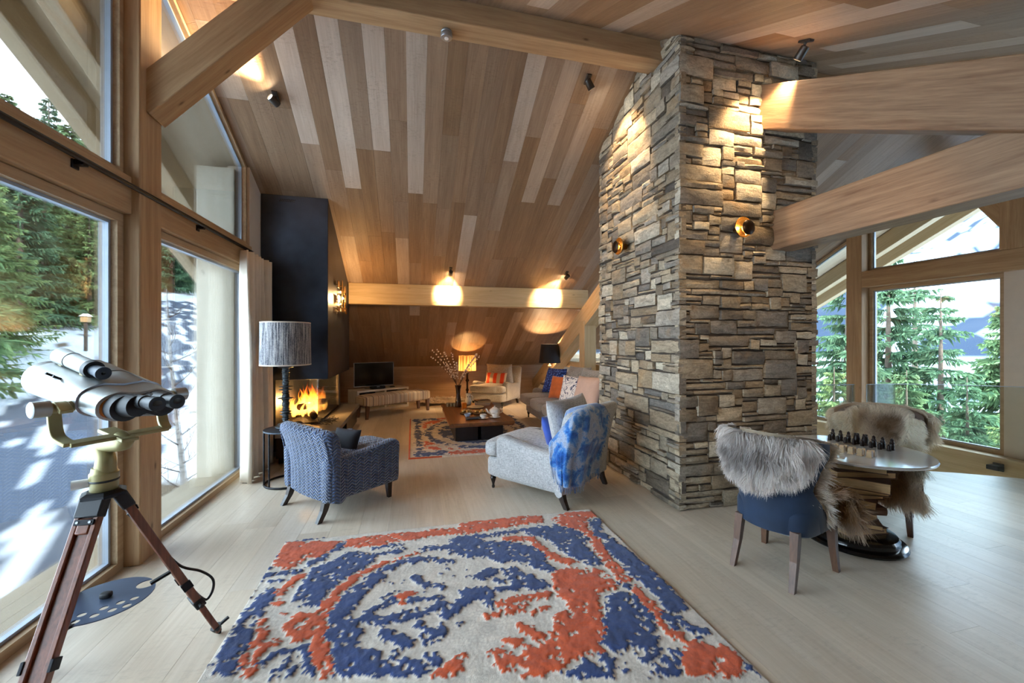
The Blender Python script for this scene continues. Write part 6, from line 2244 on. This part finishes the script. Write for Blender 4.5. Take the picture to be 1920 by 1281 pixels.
LAMPS += [('p', (HL[0], HL[1], .885), 5.0, (1, .58, .22), .02), ('p', (BL[0], BL[1], 1.225), 9.0, (1, .66, .36), .03),
          ('p', (BL[0], BL[1], 1.07), 4.0, (1, .66, .36), .03), ('p', (-1.43, 6.25, .62), 18.0, (1, .5, .15), .08), ('p', (HX1 + .16, 6.45, 2.12), 6.0, (1, .6, .25), .05)]
# ================================================================== outdoors
TH = math.atan(186 / 755)


def outlook(bearing, d):
    """ground position out of doors: d metres out from the room, bearing = tangent of the angle off the room's diagonal"""
    return (d * (bearing * math.cos(TH) + math.sin(TH)), d * (math.cos(TH) - bearing * math.sin(TH)))


def ground_left(x, y):
    r = -.75 * x + .66 * y
    return -1.8 + .13 * max(0, r - 4) + .12 * mno.noise(Vector((x * .35, y * .35, 0))) + .25 * max(0, r - 22) * .35


vcol('snow_ground', .9)
vcol('far_slope', .95)
ROAD = [(-4.6, 2.0), (-5.3, 6.2), (-7.0, 9.6), (-8.5, 14), (-10.8, 20), (-14, 29), (-19, 40)]
nx, ny = 190, 240
xs = -2.4 - np.linspace(0, 1, nx) ** 1.6 * 58
ys = -14 + np.linspace(0, 1, ny) * 84
V = np.array([(x, y, ground_left(x, y)) for x in xs for y in ys])
X, Y = V[:, 0], V[:, 1]
dr = np.full(len(V), 99.0)
for (x1, y1), (x2, y2) in zip(ROAD, ROAD[1:]):
    dx, dy = x2 - x1, y2 - y1
    t = np.clip(((X - x1) * dx + (Y - y1) * dy) / (dx * dx + dy * dy), 0, 1)
    dr = np.minimum(dr, np.hypot(X - x1 - t * dx, Y - y1 - t * dy))
nz = np.array([mno.noise(Vector((x * .9, y * .9, 2))) for x, y in zip(X, Y)])
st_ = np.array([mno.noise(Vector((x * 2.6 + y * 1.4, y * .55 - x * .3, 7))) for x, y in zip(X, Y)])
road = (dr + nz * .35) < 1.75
sunstreaked = road & (st_ > .16)  # streaks of sun on the shaded road, put into its colour
snow, asph, earth = [np.array(lin(q)) for q in ('#b9c0c9', '#424a57', '#5d554a')]
C = np.tile(snow, (len(V), 1))
C[road] = asph
C[sunstreaked] = snow * .9
C[(~road) & (nz > .42)] = earth
i, j = np.meshgrid(np.arange(nx - 1), np.arange(ny - 1), indexing='ij')
a_ = (i * ny + j).ravel()
F = np.stack([a_, a_ + 1, a_ + ny + 1, a_ + ny], 1)
structure(npmesh('ground', V, F, MATS['snow_ground'], C, None, True), 'snowy hillside with sun streaks painted on the road outside the tall glass wall', 'ground')

# valley floor and mountain beyond the gable window
nx, ny = 210, 230
xs = 8.6 + np.linspace(0, 1, nx) ** 1.8 * 380
ys = -110 + np.linspace(0, 1, ny) * 420
V, C = [], []
fr_, sn_ = np.array(lin('#202c3c')), np.array(lin('#84909e'))  # wood colour tinted blue to carry the distance haze
for x in xs:
    for y in ys:
        q = max(0, x - 45)
        n1 = mno.noise(Vector((x * .012, y * .012, 3)))
        n2 = mno.noise(Vector((x * .05, y * .05, 5)))
        z = -5.5 - .05 * min(x, 45) + .43 * q * (1 - math.exp(-q / 60)) + n1 * q * .10 + n2 * min(q, 60) * .07
        V.append((x, y, z))
        el = (z - 1.5) / math.hypot(x, y)
        w = 0.0
        f = mno.noise(Vector((x * .022, y * .03, 11))) + .4 * mno.noise(Vector((x * .09, y * .09, 13)))
        if -.03 < el < .13 and f > -.28:
            w = 1.0
        s = mno.noise(Vector((x * .045, y * .05, 21))) + .6 * mno.noise(Vector((x * .2, y * .2, 17)))
        if el >= .1 and s > .16 and rnd.random() > .35:
            w = 1.0
        if el < .02 and q > 2 and f > .28:
            w = .8
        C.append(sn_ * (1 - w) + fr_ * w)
V, C = np.array(V), np.array(C)
i, j = np.meshgrid(np.arange(nx - 1), np.arange(ny - 1), indexing='ij')
a_ = (i * ny + j).ravel()
F = np.stack([a_, a_ + ny, a_ + ny + 1, a_ + 1], 1)
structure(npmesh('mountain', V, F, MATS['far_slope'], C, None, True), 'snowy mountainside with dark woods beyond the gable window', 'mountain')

vcol('needles', .8, .3)
plain('spruce_bark', '#5e5248', .95, var=.3, nscale=12, bump=.5, bscale=30)


def spruce_meshes(seed, H=10.0, Rm=2.2, whorls=34, nb=9, dens=18, pal=('#2b4234', '#4b6a50', '#78926a')):
    r = np.random.RandomState(seed)
    c0, c1, c2 = [np.array(lin(q)) for q in pal]
    Q, K = [], []
    for k in range(whorls):
        t = .04 + .95 * (k + r.rand() * .6) / whorls
        R = Rm * (1 - t) ** .82 * r.uniform(.8, 1.12) + .12
        for b in range(nb if t < .85 else 5):
            az = r.rand() * 2 * PI
            L = R * r.uniform(.72, 1.12)
            dr_ = r.uniform(.18, .42)
            ca, sa = math.cos(az), math.sin(az)

            def bp(s):
                return np.array([ca * L * s, sa * L * s, t * H + L * (.10 * s - dr_ * s * s + .14 * s ** 4)])
            m = max(5, int(dens * (.4 + .6 * L / Rm)))
            for q in range(m):
                s = .12 + .88 * (q + r.rand()) / m
                p = bp(s)
                tn = bp(min(1.02, s + .03)) - p
                tn /= np.linalg.norm(tn) + 1e-9
                for sg in (-1, 1, 0):
                    if sg:
                        d = tn * .75 + np.array([-sa, ca, 0]) * sg * r.uniform(.5, 1.1) + np.array([0, 0, r.uniform(-.35, .12)])
                    else:
                        d = tn * .5 + np.array([0, 0, r.uniform(-1.1, -.4)])
                    d /= np.linalg.norm(d)
                    l_ = (.30 * (1 - s) + .17) * min(1.2, .4 + L / Rm) * r.uniform(.7, 1.35) * Rm / 2.2 * 1.1
                    w = .030 * r.uniform(.7, 1.5) * Rm / 2.2
                    sd = np.cross(d, r.normal(0, 1, 3))
                    sd /= np.linalg.norm(sd) + 1e-9
                    mid = p + d * l_ * .45
                    e = p + d * l_ + np.array([0, 0, -.03])
                    Q += [p - sd * w * .3, mid - sd * w, e, mid + sd * w]
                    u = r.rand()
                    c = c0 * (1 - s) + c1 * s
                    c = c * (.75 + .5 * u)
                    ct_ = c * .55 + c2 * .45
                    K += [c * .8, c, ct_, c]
    Q, K = np.array(Q), np.array(K)
    return Q, K


protos_t = {}


def spruce(kind, loc, h, rz, label, group):
    kinds = {'dense': dict(seed=1), 'airy': dict(seed=2, whorls=25, nb=6, dens=15, Rm=2.5), 'light': dict(seed=3, pal=('#41603e', '#728c58', '#abb67c'), Rm=2.4),
             'broad': dict(seed=4, Rm=3.0, whorls=38, nb=10, dens=20, pal=('#344f3a', '#5d7c55', '#93a674'))}
    if kind not in protos_t:
        k = kinds[kind]
        Q, K = spruce_meshes(**k)
        F = np.arange(len(Q)).reshape(-1, 4)
        root = thing('spruce_tree', label, 'tree', loc, rz, group)
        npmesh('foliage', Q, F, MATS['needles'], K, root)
        G().tube([(0, 0, -.6), (0, 0, 2), (.02, 0, 6), (0, 0, 9.9)], [.19, .16, .09, .012], 9).build('trunk', MATS['spruce_bark'], root, smooth=60)
        protos_t[kind] = root
        o = root
    else:
        o = dup(protos_t[kind], loc, rz, label, group)
    s = h / 10
    o.scale = (s, s, s)
    return o


LEFT = [(-1.66, 9.0, 10.5, 'broad', 'tall spruce closest to the tall glass at the edge of the view'), (-1.42, 12.5, 7.2, 'light', 'yellowish spruce beside the road at the outer edge of the big pane'),
        (-1.30, 15, 7.6, 'light', 'bushy light green spruce in front of the road bank'), (-1.22, 19, 9.5, 'dense', 'dark spruce standing behind the bushy light green one'),
        (-1.16, 21, 9.2, 'light', 'light green spruce in the middle of the big pane'), (-1.10, 24, 11.5, 'broad', 'broad spruce in the middle of the wood behind the road'),
        (-1.05, 22, 7.0, 'light', 'low light spruce above the road bend'), (-1.01, 28, 12, 'dense', 'dark spruce next to the timber post in the big pane'),
        (-1.26, 29, 14, 'broad', 'high spruce behind the wood at the outer edge'), (-1.15, 33, 15.5, 'dense', 'high dark spruce at the back of the wood'),
        (-1.04, 36, 15, 'broad', 'high spruce at the back of the wood nearer the post'), (-.845, 40, 13, 'dense', 'spruce seen through the pane beside the curtain'),
        (-.80, 46, 15, 'broad', 'spruce on the snowy bank behind the bare birch'), (-1.36, 22, 10, 'dense', 'dark spruce behind the yellowish one')]
for b, d, h, k, lab in LEFT:
    x, y = outlook(b, d)
    spruce(k, (x, y, ground_left(x, y) - .2), h, rnd.uniform(0, 6), lab, 'spruces behind the road')
RIGHT = [(.835, 12.6, 9.9, 'dense', 'dense spruce between the stone pillar and the gable post'), (.935, 14, 10.3, 'dense', 'dense dark spruce beside the gable post in the window'),
         (1.065, 12.6, 8.6, 'airy', 'thin spruce with a bare visible trunk in the gable window'), (1.235, 12.5, 8.2, 'broad', 'broad spruce against the plaster panel in the gable window'),
         (.98, 10.2, 6.2, 'broad', 'low spruce under the thin one in the gable window'),
         (1.13, 10.4, 6.0, 'dense', 'low dark spruce in front of the broad one'), (1.24, 9.6, 5.6, 'light', 'lowest light green spruce near the sill of the gable window'),
         (.80, 10.0, 6.3, 'light', 'light green spruce low beside the stone pillar'), (1.0, 19, 11, 'airy', 'airy spruce farther down the valley')]
for b, d, h, k, lab in RIGHT:
    x, y = outlook(b, d)
    spruce(k, (x, y, -5.4), h, rnd.uniform(0, 6), lab, 'spruces below the gable window')

# bare young birch beside the ledge
bx, by = outlook(-.822, 5.6)
bz = ground_left(bx, by)
bt = thing('birch_tree', 'bare young birch outside the pane beside the curtain', 'tree', (bx, by, bz - .05))
plain('birch_bark', '#a8a29c', .8, var=.35, nscale=10, stretch=(1, 1, 3))
tr_ = crom([(0, 0, 0), (.03, .02, .9), (-.03, -.03, 1.9), (-.10, -.05, 2.8), (-.14, -.06, 3.7)], 8)
G().tube(tr_, [.05 * (1 - i / len(tr_)) + .005 for i in range(len(tr_))], 8).build('trunk', MATS['birch_bark'], bt, smooth=60)
for i in range(22):
    p = tr_[6 + int(24 * i / 22)]
    az = i * 2.4 + rnd.uniform(-.4, .4)
    L = rnd.uniform(.35, .8) * (1.2 - i / 30)
    d = Vector((math.cos(az), math.sin(az), rnd.uniform(.6, 1.1))).normalized() * L
    q = p + d * .5 + Vector((math.cos(az) * .05, math.sin(az) * .05, 0))
    g = G().tube(crom([p, q, p + d], 4), [.010 - .0009 * k for k in range(9)], 5)
    for s in range(4):
        f = rnd.uniform(.3, .9)
        e = p.lerp(p + d, f)
        g.tube([e, e + Vector((rnd.uniform(-.18, .18), rnd.uniform(-.18, .18), rnd.uniform(.08, .22)))], [.004, .0018], 4)
    g.build('branch', MATS['twig'], bt, smooth=60)
# nesting box on a post across the road
x, y = outlook(-1.058, 17.5)
z = ground_left(x, y)
bh = thing('bird_house', 'small wooden bird house on a post across the road', 'bird house', (x, y, z))
G().bb(-.05, .05, -.04, .04, -.1, 1.25).build('post', MATS['spruce_bark'], bh)
G().bb(-.13, .13, -.11, .11, 1.25, 1.5).build('box', MATS['beam_z'], bh, bevel=.01)
G().prism([(-.17, 1.5), (.17, 1.5), (.0, 1.62)], -.15, .15, lambda u, v, w: (u, w, v)).build('roof', MATS['snow_cap'] if 'snow_cap' in MATS else MATS['porcelain'], bh)
# ================================================================= lighting
w = bpy.data.worlds.new('sky')
SC.world = w
w.use_nodes = True
bg = w.node_tree.nodes['Background']
bg.inputs[0].default_value = (0.68, 0.835, 1.0, 1)
bg.inputs[1].default_value = 2.6


def sun(d, strength, col, ang=0.01):
    l = bpy.data.lights.new('sun', 'SUN')
    l.energy = strength
    l.color = col
    l.angle = ang
    o = bpy.data.objects.new('sun', l)
    COL.objects.link(o)
    o.rotation_euler = Vector(d).to_track_quat('-Z', 'Y').to_euler()


sun((-0.02, 0.84, -0.62), 2.6, (1.0, .95, .86))


def spot(p, target, energy, col=(1, .72, .4), size=70, blend=.6, rad=.03):
    l = bpy.data.lights.new('spot', 'SPOT')
    l.energy = energy
    l.color = col
    l.spot_size = math.radians(size)
    l.spot_blend = blend
    l.shadow_soft_size = rad
    o = bpy.data.objects.new('spot', l)
    COL.objects.link(o)
    o.location = p
    o.rotation_euler = (Vector(target) - Vector(p)).to_track_quat('-Z', 'Y').to_euler()


def point(p, energy, col=(1, .66, .32), rad=.04):
    l = bpy.data.lights.new('bulb', 'POINT')
    l.energy = energy
    l.color = col
    l.shadow_soft_size = rad
    o = bpy.data.objects.new('bulb', l)
    COL.objects.link(o)
    o.location = p


for a_ in LAMPS:
    (spot if a_[0] == 's' else point)(*a_[1:])

vs = SC.view_settings
vs.view_transform = 'Standard'
vs.look = 'None'
vs.gamma = 1
vs.use_curve_mapping = False
vs.exposure = 2.47
SC.display_settings.display_device = 'sRGB'
cy = SC.cycles
cy.max_bounces = 7
cy.diffuse_bounces = 4
cy.glossy_bounces = 3
cy.transmission_bounces = 4
cy.transparent_max_bounces = 12
cy.caustics_reflective = False
cy.caustics_refractive = False
cy.sample_clamp_indirect = 6
cy.use_denoising = True
cy.use_adaptive_sampling = True
cy.adaptive_threshold = 0.025
try:
    cy.denoiser = 'OPENIMAGEDENOISE'
except Exception:
    pass
